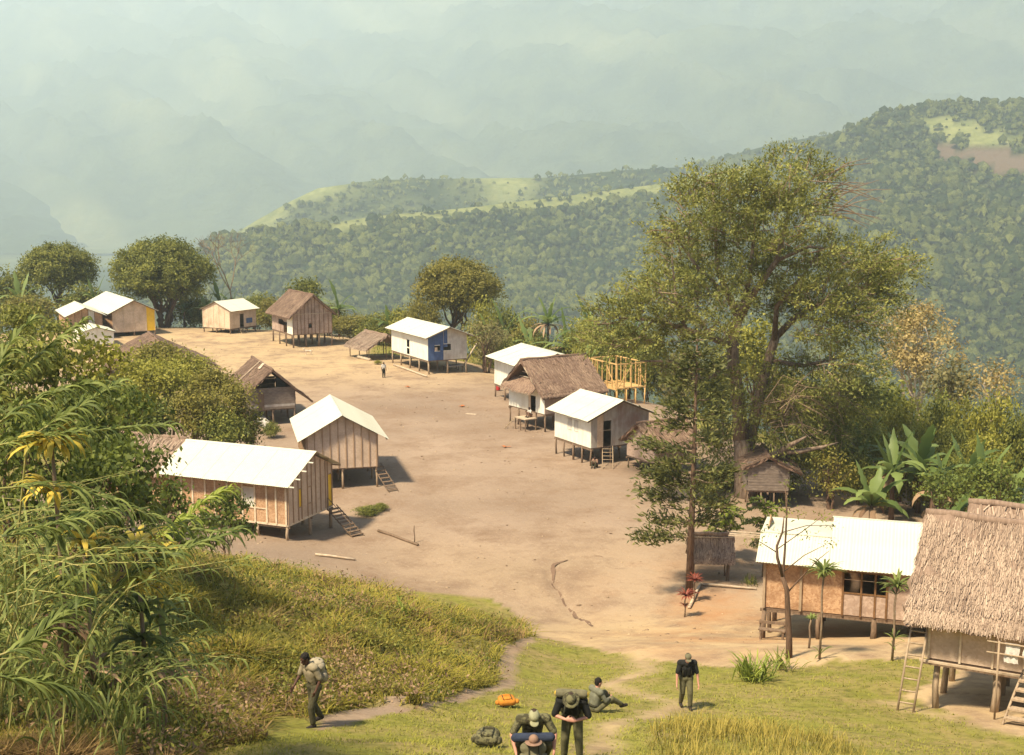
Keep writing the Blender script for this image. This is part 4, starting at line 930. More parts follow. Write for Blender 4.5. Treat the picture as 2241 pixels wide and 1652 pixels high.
PLACES = [(0, 110, 'at the far left edge'), (110, 300, 'behind the long white roofed house'), (300, 470, 'beside the big dark tree'), (470, 600, 'behind the small cream house'), (600, 740, 'behind the steep thatched house'), (740, 860, 'behind the low shelter'), (860, 1010, 'behind the blue and white house'), (1010, 1150, 'right of the blue and white house'),
          (1150, 1280, 'behind the far white roof'), (1280, 1440, 'behind the big thatched house'), (1440, 1700, 'behind the foot of the great tree'), (1700, 1880, 'right of the great tree trunk'), (1880, 2020, 'left in the right banana grove'), (2020, 2120, 'in the middle of the right grove'), (2120, 2400, 'at the right edge of the grove')]
ORD = ['leftmost', 'second', 'third', 'fourth', 'fifth', 'sixth']
HUE = {0: 'olive', 1: 'green', 2: 'yellow green', 3: 'grey green'}
def place_labels(rows_, noun):
    """rows (u, kind) -> one label each, told apart by hue, place and order from the left"""
    keys = [(HUE.get(k, ''), next(p for a, b, p in PLACES if a <= u < b)) for u, k in rows_]; out = []
    for i, ((u, k), key) in enumerate(zip(rows_, keys)):
        same = sorted(j for j in range(len(rows_)) if keys[j] == key); same.sort(key=lambda j: rows_[j][0]); h_, p_ = key
        nm = (h_ + ' ' + noun).strip()
        out.append(f'{nm} {p_}' if len(same) == 1 else f'{ORD[same.index(i)]} {nm} from the left {p_}' if same.index(i) else f'leftmost {nm} {p_}')
    return out
HB = ((30, 186, 585, 150, 1), (60, 178, 640, 130, 0), (180, 186, 618, 120, 1), (250, 188, 640, 110, 1), (418, 188, 640, 100, 1), (440, 184, 668, 70, 1), (560, 184, 640, 120, 1), (600, 180, 648, 90, 0), (620, 178, 655, 90, 1), (715, 172, 660, 100, 1),
                      (770, 165, 685, 110, 0), (830, 162, 680, 110, 1), (880, 160, 672, 100, 2), (925, 157, 650, 90, 0), (1060, 152, 655, 90, 2), (1110, 150, 665, 100, 1), (1150, 146, 690, 90, 0), (1090, 142, 715, 90, 3), (1130, 138, 735, 110, 1), (1180, 136, 730, 90, 1), (1250, 134, 715, 110, 1), (1290, 130, 690, 110, 2), (1350, 126, 700, 120, 1), (1420, 124, 720, 120, 1), (1500, 122, 760, 120, 3), (1580, 118, 780, 120, 1), (1720, 112, 800, 130, 0), (1790, 106, 840, 120, 1), (1860, 108, 800, 120, 3),
                      (1900, 92, 880, 120, 2), (1990, 90, 870, 120, 2), (2060, 92, 860, 130, 1), (2130, 88, 875, 130, 2), (2200, 86, 865, 140, 2), (2260, 84, 900, 120, 1), (1940, 84, 940, 110, 2), (2030, 84, 930, 100, 2), (2100, 82, 930, 110, 1), (2180, 80, 950, 120, 2), (1860, 88, 920, 100, 3))
for (u, d, v, w, k), lb in zip(HB, place_labels([(q[0], q[4]) for q in HB], 'leafy bush')):
    bush(u, d, v, w, k, lb, 'leafy bushes of the green belt')
# the thick bushes left of the square
for i, (u, d, v, w, k, vb, lb) in enumerate(((330, 92, 752, 130, 'olive', 815, 'rearmost thick bush left of the square, in front of the hidden thatched hut'), (405, 88, 775, 110, 'yel', 850, 'yellow green bush at the upper right of the thick clump'), (455, 85, 806, 110, 'olive', 885, 'olive bush left of the old plank hut'),
      (345, 82, 790, 130, 'yel', 880, 'yellow green bush in the middle of the thick clump'), (505, 83, 838, 100, 'olive', 950, 'green bush at the right end of the thick clump'), (420, 80, 850, 130, 'olive', 960, 'lower middle olive bush of the thick clump'), (535, 84, 900, 60, 'mid', 975, 'smallest bush at the right end of the thick clump'),
      (295, 86, 780, 110, 'yel', 880, 'green bush at the left end of the thick clump'), (475, 79, 905, 110, 'mid', 985, 'lowest bush of the thick clump right above the large white roof'), (330, 80, 870, 110, 'dark', 960, 'dark bush low in the thick clump above the pale thatch'), (265, 82, 840, 120, 'mid', 960, 'low left bush of the thick clump beside the cane'))):
    bgtree('bush', lb, u, v, d, w, k, 10, 400 + i, vbot=vb, leaf=.22, dens=1.7, cat='bush', clump=.36, per=30, stems=3)
for i, (u, d, v, w, k, lb) in enumerate(((795, 76, 1118, 68, 1, 'low dark flower bush beside the entrance steps'), (825, 77, 1128, 40, 1, 'small end bush of the flower bed beside the steps'), (585, 100, 925, 45, 1, 'dark bush in front of the old plank hut'), (1455, 82, 1015, 36, 1, 'small bush at the ladder foot of the plank house'), (824, 140.5, 789, 20, 2, 'tiny green tuft in front of the low shelter'))):
    bush(u, d, v, w, k, lb)

# broad bananas, palms
def blade(P, root, az, el0, ln, wd, curl, r, seg=8, tear=.0, fold=.25):
    """one long arching leaf: returns verts, quads; two strips either side of the midrib"""
    V = []; F = []; p = np.array(root, float); el = el0; st = ln / seg
    h = np.array((math.cos(az), math.sin(az), 0)); sd = np.array((-math.sin(az), math.cos(az), 0))
    for i in range(seg + 1):
        s = i / seg; w = wd * (math.sin(math.pi * min(1, .06 + .94 * s)) ** .6 if s < .55 else math.sin(math.pi * (.06 + .94 * s)) ** .75 if s < 1 else .0)
        d = h * math.cos(el) + np.array((0, 0, math.sin(el))); up = -h * math.sin(el) + np.array((0, 0, math.cos(el)))
        j = 1 + tear * r.uniform(-.5, .2)
        V += [p + sd * w * .5 * j + up * (-fold) * w * .5, p, p - sd * w * .5 * j + up * (-fold) * w * .5]
        p = p + d * st; el -= curl / seg * (.5 + 1.1 * s)
    for i in range(seg):
        a = i * 3; F += [(a, a + 1, a + 4, a + 3), (a + 1, a + 2, a + 5, a + 4)]
    return V, F
def banana(label, u, d, vtop, seed, n=9, name='banana_plant', cat='banana plant', dead=6, wide=.55, group=None, base=None, lean=(0, 0), ln=None, hfrac=.52):
    r = random.Random(seed); b = at(u, d) if base is None else base; h = topz(vtop, d) - b[2]
    t = thing(name, label, cat, tuple(b), 0, group); hs = h * hfrac
    MB().tube([(0, 0, -.2), (lean[0] * .4, lean[1] * .4, hs * .5), (lean[0], lean[1], hs)], [.19, .15, .10], 8).build('stem', M['bark'], t, True)
    ll = ln or h * .62
    for i in range(n):
        az = 2.4 * i + r.uniform(-.3, .3); el = r.uniform(.25, 1.25) if i > 1 else r.uniform(1.1, 1.45)
        V, F = blade(None, (lean[0], lean[1], hs - .1), az, el, ll * r.uniform(.75, 1.1), wide * r.uniform(.8, 1.1), r.uniform(1.2, 2.4) if el < 1.2 else r.uniform(.2, .8), r, tear=.9, seg=14)
        mesh_np('leaf', V, F, L['banana'], t, tint=np.full(len(F), r.random()))
    for i in range(dead):
        az = r.uniform(0, 6.28)
        V, F = blade(None, (lean[0], lean[1], hs - r.uniform(.1, .4)), az, .2, ll * r.uniform(.5, .8), wide * .45, 2.2, r, tear=.8, seg=6)
        mesh_np('dead_leaf', V, F, L['dead'], t, tint=np.full(len(F), r.random()))
    return t
banana('banana plant with brown skirt of dead leaves, nearest of the right grove', 1975, 74, 905, 1, 13, dead=12, ln=3.0, wide=.75, hfrac=.45)
banana('tall banana plant with one broad upright leaf in the right grove', 2035, 76, 880, 2, 11, dead=8, ln=3.4, wide=.9, hfrac=.45)
banana('banana plant with broad green leaves at the right photo edge', 2185, 72, 900, 3, 12, dead=4, ln=3.2, wide=.9, hfrac=.42)
banana('low banana plant in front of the dark bushes at right', 2100, 70, 985, 4, 10, dead=5, ln=2.4, wide=.75)
banana('banana plant half behind the great tree at the right grove', 1905, 82, 920, 5, 8, dead=6)
banana('tall palm like banana with hanging dead leaves behind the far white roof', 1200, 136, 612, 6, 12, dead=16, wide=.7, hfrac=.6, ln=4.0)
banana('smaller banana right of the tall palm like one', 1243, 132, 672, 7, 9, dead=8, wide=.7)
BB_ = ((205, 184, 612), (170, 186, 628), (40, 180, 600), (480, 186, 612), (505, 188, 628), (535, 184, 650), (740, 170, 622), (850, 160, 672), (1105, 148, 650), (1300, 132, 640), (1320, 130, 652), (400, 184, 645), (95, 184, 640), (450, 180, 640), (640, 176, 640), (1380, 128, 660), (1070, 150, 690), (1160, 140, 700))
for i, ((u, d, v), lb) in enumerate(zip(BB_, place_labels([(q[0], 9) for q in BB_], 'banana plant'))):
    banana(lb, u, d, v, 20 + i, 9, dead=3, wide=.8, group='banana plants along the village edge', hfrac=.55)

for i, (u, d, v, lb) in enumerate(((1930, 70, 985, 'low banana plant at the left foot of the right grove'), (2065, 73, 930, 'banana plant with ragged leaves behind the nearest grove plant'), (2140, 76, 905, 'banana plant rising between the two tall grove bananas'), (2225, 68, 960, 'banana plant cut by the right photo edge'), (1990, 79, 890, 'rear banana plant in the right grove'), (2110, 66, 1010, 'short banana plant above the dark rounded bush'))):
    banana(lb, u, d, v, 60 + i, 11, dead=7, wide=.85, ln=3.0, hfrac=.40)
for i, (u, d, v, w, k, lb) in enumerate(((1900, 78, 1000, 90, 1, 'green bush under the left bananas of the right grove'), (1960, 76, 1020, 90, 1, 'green bush at the feet of the nearest banana plant'), (2030, 77, 1000, 110, 0, 'olive bush among the banana stems'), (2110, 74, 1000, 110, 1, 'green bush right of the banana stems'), (2200, 70, 1010, 120, 1, 'green bush low at the right edge of the grove'), (1880, 84, 960, 90, 3, 'grey bush between the great tree and the grove'), (1600, 83, 1030, 90, 1, 'dark undergrowth left of the great tree foot'), (1700, 88, 1010, 100, 1, 'undergrowth behind the grey plank hut'), (1770, 90, 990, 90, 0, 'olive undergrowth right of the grey plank hut'), (1560, 80, 1040, 70, 1, 'undergrowth between pine and great tree'))):
    bush(u, d, v, w, k, lb)

# bare tree at the far treeline
def bare_tree(label, b, h, seed, levels=4, mat_='twig', r0=.14, name='bare_tree'):
    r = np.random.default_rng(seed); t = thing(name, label, 'tree', tuple(b)); mb = MB()
    def grow(p, d, ln, rad, lv):
        q = p + d * ln; mb.tube([p, (p + q) / 2 + r.standard_normal(3) * ln * .04, q], [rad, rad * .85, rad * .7], 5, False)
        if lv == 0: return
        for k in range(3 if lv > 1 else 4):
            nd = unit(d + r.standard_normal(3) * .55 + np.array((0, 0, .12))); grow(q, nd, ln * r.uniform(.55, .8), rad * .62, lv - 1)
    grow(np.zeros(3), np.array((0, 0, 1.0)), h * .42, r0, levels); mb.build('trunk', M[mat_], t, True); return t
bare_tree('leafless reddish tree behind the small cream house', at(503, 186), topz(515, 186) - at(503, 186)[2], 3)

# ------------------------------------------------------------------ the great tree
gb = pz(1640, 1085, 0); gb[2] = gz(gb[0], gb[1]) ; GD = gb[1]
def gp(u, v, dd=0): return pd(u, v, GD + dd) - gb
r = np.random.default_rng(77)
lob_px = [(1720, 350, 55, 30), (1790, 372, 60, 34), (1560, 400, 82, 34), (1500, 420, 46, 26), (1640, 420, 100, 46), (1745, 440, 74, 44), (1570, 455, 60, 40), (1700, 490, 90, 55),
          (1470, 515, 70, 34), (1540, 540, 80, 52), (1640, 545, 90, 62), (1740, 560, 84, 54), (1820, 545, 60, 40), (1900, 555, 84, 40), (1970, 582, 55, 30), (1440, 560, 42, 26),
          (1470, 610, 74, 44), (1570, 625, 90, 54), (1690, 650, 84, 46), (1800, 640, 84, 46), (1890, 630, 80, 42), (1940, 650, 50, 34), (1385, 640, 44, 34), (1330, 690, 62, 42), (1420, 690, 76, 46), (1300, 738, 48, 30), (1375, 742, 70, 30), (1470, 740, 76, 46), (1560, 715, 60, 36),
          (1860, 715, 80, 46), (1790, 720, 50, 34), (1850, 790, 70, 44), (1790, 850, 56, 40), (1850, 870, 56, 50), (1740, 930, 70, 44), (1830, 950, 54, 40), (1800, 900, 60, 50), (1880, 830, 50, 44), (1760, 790, 50, 30), (1590, 950, 40, 40), (1730, 870, 60, 40), (1830, 1010, 46, 34), (1510, 470, 60, 34), (1600, 490, 70, 44), (1690, 410, 70, 40), (1500, 570, 60, 44), (1430, 640, 60, 40), (1510, 660, 70, 44), (1880, 690, 60, 36), (1930, 600, 60, 36), (1860, 590, 70, 44), (1750, 640, 60, 40), (1640, 600, 60, 40), (1870, 960, 50, 50), (1880, 890, 46, 46), (1600, 840, 44, 36), (1650, 800, 40, 30), (1580, 770, 50, 34), (1650, 900, 40, 36), (1740, 990, 50, 30), (1780, 960, 44, 30), (1770, 945, 40, 26), (1845, 962, 40, 24), (1800, 985, 40, 22), (1690, 950, 40, 30), (1700, 1040, 34, 22), (1740, 1030, 34, 24), (1660, 985, 44, 34), (1700, 1010, 36, 24), (1580, 1010, 44, 40), (1610, 1040, 36, 26), (1560, 960, 40, 40), (1540, 800, 52, 34), (1445, 805, 40, 20), (1560, 880, 44, 44), (1700, 830, 44, 36)]
lobes = []
for u, v, a, b in lob_px:
    dd = r.uniform(-5.5, 5.5) * (1 if v < 800 else .5)
    s = GD / FPX; lobes.append((gp(u, v, dd), (a * s * 1.08, min(a * s * 1.2, 2.9), b * s * 1.18)))
gt = thing('great_tree', 'huge spreading tree with feathery olive crown towering over the square', 'tree', tuple(gb))
def spray_crown(lobes, centre, dens, leaf, r, per, ln):
    """twigs fanning outward from the limbs, each carrying a feathery spray of small leaves"""
    Cs = []; Rs = []
    for c, rad in lobes:
        c = np.array(c, float); rad = np.array(rad, float); n = max(6, int(4 * math.pi * (rad[0] * rad[1] + rad[0] * rad[2] + rad[1] * rad[2]) / 3 * dens))
        d = unit(r.standard_normal((n, 3))); Cs.append(c + d * rad * (.25 + .75 * r.random((n, 1)) ** .6)); Rs.append(d)
    C_ = np.concatenate(Cs); d = np.concatenate(Rs); out = unit(unit(C_ - centre) * .8 + d * .7 + r.standard_normal((len(C_), 3)) * .35 + np.array((0, 0, .05))); n = len(C_)
    L_ = ln * (.55 + .9 * r.random(n)); t_ = r.random((n, per)); ct = np.clip(.48 + .30 * r.standard_normal(n), 0, 1)
    P = C_[:, None] + out[:, None] * (L_[:, None] * (t_ - .35))[..., None] + r.standard_normal((n, per, 3)) * (np.array((.20, .20, .11)) * (.5 + .9 * t_[..., None]))
    P[..., 2] -= .28 * L_[:, None] * t_ ** 2; P = P.reshape(-1, 3); k = n * per
    d1 = unit(np.repeat(out, per, 0) * .8 + r.standard_normal((k, 3)) * .6 - np.array((0, 0, .15))); d2 = unit(np.cross(d1, np.array((0, 0, 1.0)) + r.standard_normal((k, 3)) * .55)); l_ = leaf * (.6 + .8 * r.random(k))
    V = diamonds(P, d1, d2, l_, l_ * .42); T = np.clip(np.repeat(ct, per) + .16 * r.standard_normal(k), 0, 1)
    return V, np.arange(len(V)).reshape(-1, 4), T, C_, out, L_
V, F, T, sc0, sco, scl = spray_crown(lobes, gp(1640, 800), 1.05, .21, r, 40, 1.25)
mesh_np('crown', V, F, L['big'], gt, tint=T)
mb = MB()
def limb(pts, rad): mb.tube([gp(*p) if len(p) == 3 else gp(p[0], p[1]) for p in pts], rad, 9)
mb.tube([gp(1640, 1095) - np.array((0, 0, .4)), gp(1634, 1060), gp(1628, 1010), gp(1622, 960)], [1.15, .85, .65, .55], 11)
limb([(1622, 965), (1618, 900), (1612, 840), (1604, 780), (1606, 730), (1618, 690)], [.55, .46, .42, .40, .36, .3])
limb([(1618, 700), (1596, 650, 1), (1570, 590, 2), (1565, 500, 2), (1560, 420, 2)], [.28, .24, .18, .12, .05])
limb([(1616, 700), (1650, 640, -1), (1700, 570, -2), (1725, 470, -2), (1730, 360, -2)], [.28, .22, .17, .11, .04])
limb([(1630, 1000), (1648, 930, 1), (1666, 850, 1.5), (1684, 780, 2), (1700, 730, 2)], [.5, .42, .36, .33, .28])
limb([(1700, 735, 2), (1745, 690, 2), (1820, 650, 3), (1900, 600, 3), (1965, 580, 3)], [.25, .21, .17, .12, .05])
limb([(1694, 750, 2), (1700, 670, 1), (1760, 600, 0), (1800, 540, 0)], [.22, .16, .1, .05])
limb([(1606, 760), (1560, 740, -1), (1500, 720, -2), (1430, 700, -3), (1340, 695, -3)], [.25, .2, .16, .12, .05])
limb([(1500, 720, -2), (1480, 660, -2), (1470, 560, -2)], [.15, .11, .04])
limb([(1430, 702, -3), (1380, 760, -4), (1310, 750, -4)], [.12, .08, .04])
limb([(1604, 800), (1540, 830, -2), (1470, 790, -3), (1400, 790, -3)], [.18, .14, .1, .05])
limb([(1690, 790, 2), (1760, 800, 1), (1850, 780, 1)], [.2, .13, .05])
limb([(1640, 1050), (1668, 1020, -1.5), (1710, 985, -3), (1765, 955, -3.5)], [.5, .36, .24, .05])
limb([(1710, 988, -3), (1750, 988, -3), (1800, 978, -3), (1835, 968, -3)], [.22, .17, .11, .03])
limb([(1618, 695), (1640, 610, 1), (1650, 520, 1), (1655, 430, 1)], [.2, .15, .1, .04])
limb([(1596, 650, 1), (1530, 590, 0), (1480, 520, 0)], [.16, .12, .04])
limb([(1745, 690, 2), (1790, 700, 1), (1870, 720, 0)], [.14, .1, .04])
limb([(1700, 570, -2), (1770, 540, -3), (1870, 550, -3)], [.13, .09, .04])
limb([(1560, 740, -1), (1520, 690, -3), (1440, 640, -4)], [.15, .11, .04])
mb.build('trunk', M['barkl'], gt, True)
mb = MB(); tr = random.Random(4)
for k in range(46):                                                   # bare hanging twigs low on the right side
    a = (1690 + tr.uniform(-30, 30), 900 + tr.uniform(-30, 40)); e = (a[0] + tr.uniform(20, 170), a[1] + tr.uniform(-60, 70)); dd = tr.uniform(-4, 1)
    m_ = ((a[0] + e[0]) / 2, min(a[1], e[1]) - tr.uniform(0, 40)); mb.tube([gp(*a, dd), gp(*m_, dd - .4), gp(*e, dd - .8)], [.035, .025, .012], 4, False)
for k in range(90):
    lb = lobes[tr.randrange(len(lobes))]; c = np.array(lb[0]); rd = np.array(lb[1]); e = c + unit(r.standard_normal(3)) * rd * 1.05; s_ = c + r.standard_normal(3) * rd * .2
    mb.tube([s_, (s_ + e) / 2 + r.standard_normal(3) * .15, e], [.05, .035, .015], 4, False)
for k in range(26):                                                   # bare top right twigs
    a = (1800 + tr.uniform(-40, 30), 420 + tr.uniform(-40, 60)); e = (a[0] + tr.uniform(30, 150), a[1] + tr.uniform(-50, 40)); mb.tube([gp(*a, -1), gp((a[0] + e[0]) / 2, (a[1] + e[1]) / 2 - 8, -1), gp(*e, -1)], [.04, .03, .012], 4, False)
for q in range(0, len(sc0), 2): mb.tube([sc0[q] - sco[q] * scl[q] * .75, sc0[q], sc0[q] + sco[q] * scl[q] * .4 - np.array((0, 0, .05))], [.03, .02, .008], 3, False)
mb.build('twigs', M['twig'], gt)['kind'] = 'stuff'

# ------------------------------------------------------------------ the pine
pb = G(1508, 1300); pt = thing('pine_tree', 'slim dark pine with tiered branches standing in the square', 'tree', tuple(pb))
ph = topz(735, pb[1]) - pb[2]; r = np.random.default_rng(5); sc_ = pb[1] / FPX
MB().tube([(0, 0, -.3), (.05, 0, ph * .3), (.10, 0, ph * .6), (.12, 0, ph)], [.21, .16, .11, .03], 9).build('trunk', M['bark'], pt, True)
Vs = []; Ts = []; bm_ = MB()
def pine_branch(z, az, ln, rise, dens):
    h = np.array((math.cos(az), math.sin(az), 0)); p0 = np.array((.05, 0, z)); pts = [p0]
    for i in range(1, 7):
        s = i / 6; pts.append(p0 + h * ln * s + np.array((0, 0, rise * ln * (s - .9 * s * s) + .35 * ln * max(0, s - .7))))
    bm_.tube(pts, [.05, .045, .04, .035, .03, .02, .01], 5, False)
    n = int(dens * ln * 150); s = r.beta(2.4, 1.3, n) * 1.02; k = np.clip((s * 6).astype(int), 0, 5); f = s * 6 - k; PA = np.array(pts)
    C_ = PA[k] * (1 - f)[:, None] + PA[k + 1] * f[:, None] + r.standard_normal((n, 3)) * np.array((.26, .26, .16)) * (.5 + s[:, None])
    d1 = unit(h + r.standard_normal((n, 3)) * .7 + np.array((0, 0, .45))); d2 = unit(np.cross(d1, r.standard_normal((n, 3)))); l_ = .22 + .2 * r.random(n)
    Vs.append(diamonds(C_, d1, d2, l_, l_ * .30)); Ts.append(np.clip(.35 + .3 * r.standard_normal(n), 0, 1))
for u, v, side in ((1385, 1172, -1), (1420, 1150, -1), (1560, 1150, 1), (1400, 1090, -1), (1440, 1060, -1), (1590, 1100, 1), (1390, 975, -1), (1430, 1010, -1), (1410, 1040, -1), (1600, 1030, 1), (1580, 960, 1), (1440, 930, -1), (1450, 880, -1), (1580, 900, 1), (1455, 830, -1), (1575, 850, 1), (1470, 800, -1), (1560, 800, 1), (1480, 770, -1), (1545, 770, 1), (1500, 745, -1), (1530, 740, 1)):
    z = topz(v, pb[1]) - pb[2]; ln = abs(u - 1512) * sc_; az = (math.pi if side < 0 else 0) + r.uniform(-.45, .45); pine_branch(z - .15 * ln, az, ln, .12, .95)
for k in range(34):
    z = ph * r.uniform(.22, .95); ln = (1 - z / ph) * 2.2 + .5; pine_branch(z, r.uniform(0, 6.28), ln * r.uniform(.6, 1.1), r.uniform(-.05, .3), .32)
bm_.build('branches', M['twig'], pt, True)['kind'] = 'stuff'
V = np.concatenate(Vs); mesh_np('crown', V, np.arange(len(V)).reshape(-1, 4), L['pine'], pt, tint=np.concatenate(Ts))

# feathery young trees / small tree in front of the right house
def fern_tree(label, b, h, w, seed, n=26, name='feathery_shrub'):
    r = random.Random(seed); t = thing(name, label, 'shrub', tuple(b)); mb = MB(); Vs = []; rr = np.random.default_rng(seed)
    for i in range(n):
        az = r.uniform(0, 6.28); z0 = h * r.uniform(.35, .9); p = np.array((0, 0, z0)); el = r.uniform(-.1, .8); ln = w * .5 * r.uniform(.6, 1.1); pts = [p]
        for s in range(6):
            p = p + np.array((math.cos(az) * math.cos(el), math.sin(az) * math.cos(el), math.sin(el))) * ln / 6; pts.append(p); el -= .22
        mb.tube(pts, [.025] * 6 + [.01], 4, False); m_ = 90; s = rr.random(m_) * 6; k = np.clip(s.astype(int), 0, 5); PA = np.array(pts); C_ = PA[k] + (PA[k + 1] - PA[k]) * (s - k)[:, None]
        sd = np.array((-math.sin(az), math.cos(az), 0)); d1 = unit(sd * np.where(rr.random(m_) < .5, -1, 1)[:, None] + rr.standard_normal((m_, 3)) * .25 + np.array((math.cos(az), math.sin(az), -.2)) * .4); d2 = unit(np.cross(d1, np.array((0, 0, 1.0)) + rr.standard_normal((m_, 3)) * .3))
        Vs.append(diamonds(C_, d1, d2, .34 * (1.1 - .1 * s), np.full(m_, .09)))
    mb.tube([(0, 0, -.2), (.05, 0, h * .5), (0, 0, h * .92)], [.07, .05, .03], 6); mb.build('trunk', M['twig'], t, True)
    V = np.concatenate(Vs); mesh_np('crown', V, np.arange(len(V)).reshape(-1, 4), L['fern'], t, tint=rr.random(len(V) // 4)); return t
fern_tree('feathery bright green sapling left of the right white roof', at(1600, 66), topz(1105, 66) - at(1600, 66)[2], 3.0, 1)
fern_tree('second feathery sapling behind the end of the right white roof', at(1690, 63), topz(1085, 63) - at(1690, 63)[2], 2.6, 2)
st = G(1727, 1441); t = thing('small_tree', 'thin forked tree with sparse leaves in front of the right house', 'tree', tuple(st)); mb = MB(); q = lambda u, v, dd=0: pd(u, v, st[1] + dd) - st
mb.tube([q(1727, 1450), q(1727, 1400), q(1724, 1340), q(1722, 1290), q(1712, 1262)], [.125, .115, .10, .085, .07], 8)
mb.tube([q(1714, 1265), q(1701, 1220), q(1700, 1195), q(1712, 1165), q(1716, 1130)], [.06, .055, .045, .035, .02], 7); mb.tube([q(1722, 1300), q(1714, 1255), q(1718, 1200), q(1722, 1120), q(1718, 1060)], [.05, .045, .04, .03, .012], 6)
mb.tube([q(1722, 1298), q(1745, 1272), q(1790, 1225), q(1815, 1205)], [.035, .028, .018, .01], 5); mb.tube([q(1716, 1250), q(1760, 1215), q(1810, 1190)], [.025, .018, .008], 5); mb.tube([q(1702, 1210), q(1670, 1190), q(1650, 1180)], [.022, .015, .008], 5); mb.tube([q(1712, 1165), q(1765, 1150), q(1830, 1150)], [.02, .014, .006], 5); mb.tube([q(1703, 1200), q(1760, 1160), q(1800, 1130)], [.02, .015, .007], 5)
mb.build('trunk', M['bark'], t, True); r = np.random.default_rng(6)
V, F, T = crown_leaves([(q(u, v), (.35, .35, .18)) for u, v in ((1815, 1195), (1830, 1150), (1800, 1135), (1650, 1185), (1720, 1060), (1715, 1100), (1760, 1175), (1690, 1160), (1745, 1120))], 3.0, .13, r, .14, 12, .2, .35)
mesh_np('crown', V, F, L['mid'], t, tint=T)
# cordylines: thin stems with a tuft of strap leaves
def strap_tuft(t, root, n, ln, wd, leafm, r, up=.9, curl=1.6, seg=6, nm='leaves'):
    Vs = []; Fs = []; k = 0
    for i in range(n):
        V, F = blade(None, root, r.uniform(0, 6.28), r.uniform(.1, 1.0) * up + .3, ln * r.uniform(.7, 1.1), wd, curl * r.uniform(.6, 1.2), r, seg=seg); Vs += V; Fs += [tuple(a + k for a in f) for f in F]; k += len(V)
    tn = np.repeat([r.random() for _ in range(n)], seg * 2); return mesh_np(nm, Vs, Fs, L[leafm], t, tint=tn)
def cordyline(label, u, v, vt, n=26, ln=.7, leafm='cane', seed=1, extra=()):
    b = G(u, v); r = random.Random(seed); t = thing('cordyline', label, 'plant', tuple(b)); h = topz(vt, b[1]) - b[2]
    MB().tube([(0, 0, -.1), (.03, .0, h * .4), (.0, .02, h * .75), (.05, 0, h)], [.045, .04, .035, .03], 6).build('stem', M['twig'], t, True)
    strap_tuft(t, (.05, 0, h), n, ln, .085, leafm, r)
    for z, m_ in extra: strap_tuft(t, (.02, 0, h * z), m_, ln * .7, .06, leafm, r)
    return t
cordyline('slim cordyline with drooping leaf tuft in front of the woven wall', 1793, 1446, 1275, 54, .85, seed=2, extra=((.93, 10), (.05, 6)))
cordyline('cordyline with two leaf tufts next to the near thatched hut', 1952, 1447, 1310, 46, .85, seed=3, extra=((.9, 8), (.30, 8), (.18, 6)))
cordyline('small leafy stem between small tree and slim cordyline', 1770, 1420, 1385, 16, .4, seed=4)
cordyline('dark red cordyline at the corner of the timber edging', 1498, 1352, 1330, 44, .62, 'red', 5, ((.5, 14),))
cordyline('second dark red plant at the foot of the pine', 1518, 1318, 1294, 36, .55, 'red', 6, ((.4, 12),))
def clump(label, u, v, n, ln, wd, leafm, seed, name='grass_clump', up=1.15):
    b = G(u, v); r = random.Random(seed); t = thing(name, label, 'plant', tuple(b)); Vs = []; Fs = []; k = 0; tn = []
    for i in range(n):
        V, F = blade(None, (r.gauss(0, .22), r.gauss(0, .22), 0), r.uniform(0, 6.28), r.uniform(.7, 1.45), ln * r.uniform(.5, 1.1), wd, r.uniform(.5, 1.6), r, seg=5); Vs += V; Fs += [tuple(a + k for a in f) for f in F]; k += len(V); tn += [r.random()] * len(F)
    mesh_np('leaves', Vs, Fs, L[leafm], t, tint=tn); return t
clump('bright strap leaved clump on the lawn left of the small tree', 1645, 1492, 120, 1.15, .055, 'fern', 1)
clump('dark low clump at the foot of the small tree', 1712, 1465, 60, .7, .05, 'mid', 2)
clump('small thin bush between granary and woven house', 1642, 1284, 46, .62, .05, 'mid', 7, name='shrub')
clump('spiky young plant on the crest of the grass bank', 880, 1355, 24, 1.0, .06, 'fern', 3)

# ------------------------------------------------------------------ cane thicket at the left
def cane_blades(pts, r, n, ln, wd, leafs, tints, two_sided=True, hang=1.0):
    """long leaves set along a cane; they leave along it and hang"""
    PA = np.array(pts); sl = np.concatenate([[0], np.cumsum(np.linalg.norm(np.diff(PA, axis=0), axis=1))]); tot = sl[-1]
    for i in range(n):
        s = tot * (.12 + .88 * (i + r.random()) / n); k = min(np.searchsorted(sl, s) - 1, len(PA) - 2); k = max(k, 0)
        f = (s - sl[k]) / max(sl[k + 1] - sl[k], 1e-6); p = PA[k] * (1 - f) + PA[k + 1] * f; d = unit(PA[k + 1] - PA[k])
        sd = unit(np.cross(d, (0, 0, 1.0))) * (1 if i % 2 else -1); d0 = unit(d * .75 + sd * .5 + r.standard_normal(3) * .12 + np.array((0, 0, .30)))
        l_ = ln * r.uniform(.7, 1.15) * (1 - .35 * (s / tot) ** 3); seg = 6; st = l_ / seg; wv = unit(np.cross(d0, (0, 0, 1.0)) + r.standard_normal(3) * .3); V = []
        for j in range(seg + 1):
            w = wd * .5 * (1 - (j / seg) ** 2.2) + .001; V += [p + wv * w, p - wv * w]; p = p + d0 * st; d0 = unit(d0 + np.array((0, 0, -.62 * hang * (.5 + j / seg))))
        leafs.append(np.array(V)); tints.append(np.full(seg, np.clip(.5 + .3 * r.standard_normal(), 0, 1)))
STRIP = np.array([(2 * j, 2 * j + 1, 2 * j + 3, 2 * j + 2) for j in range(6)])
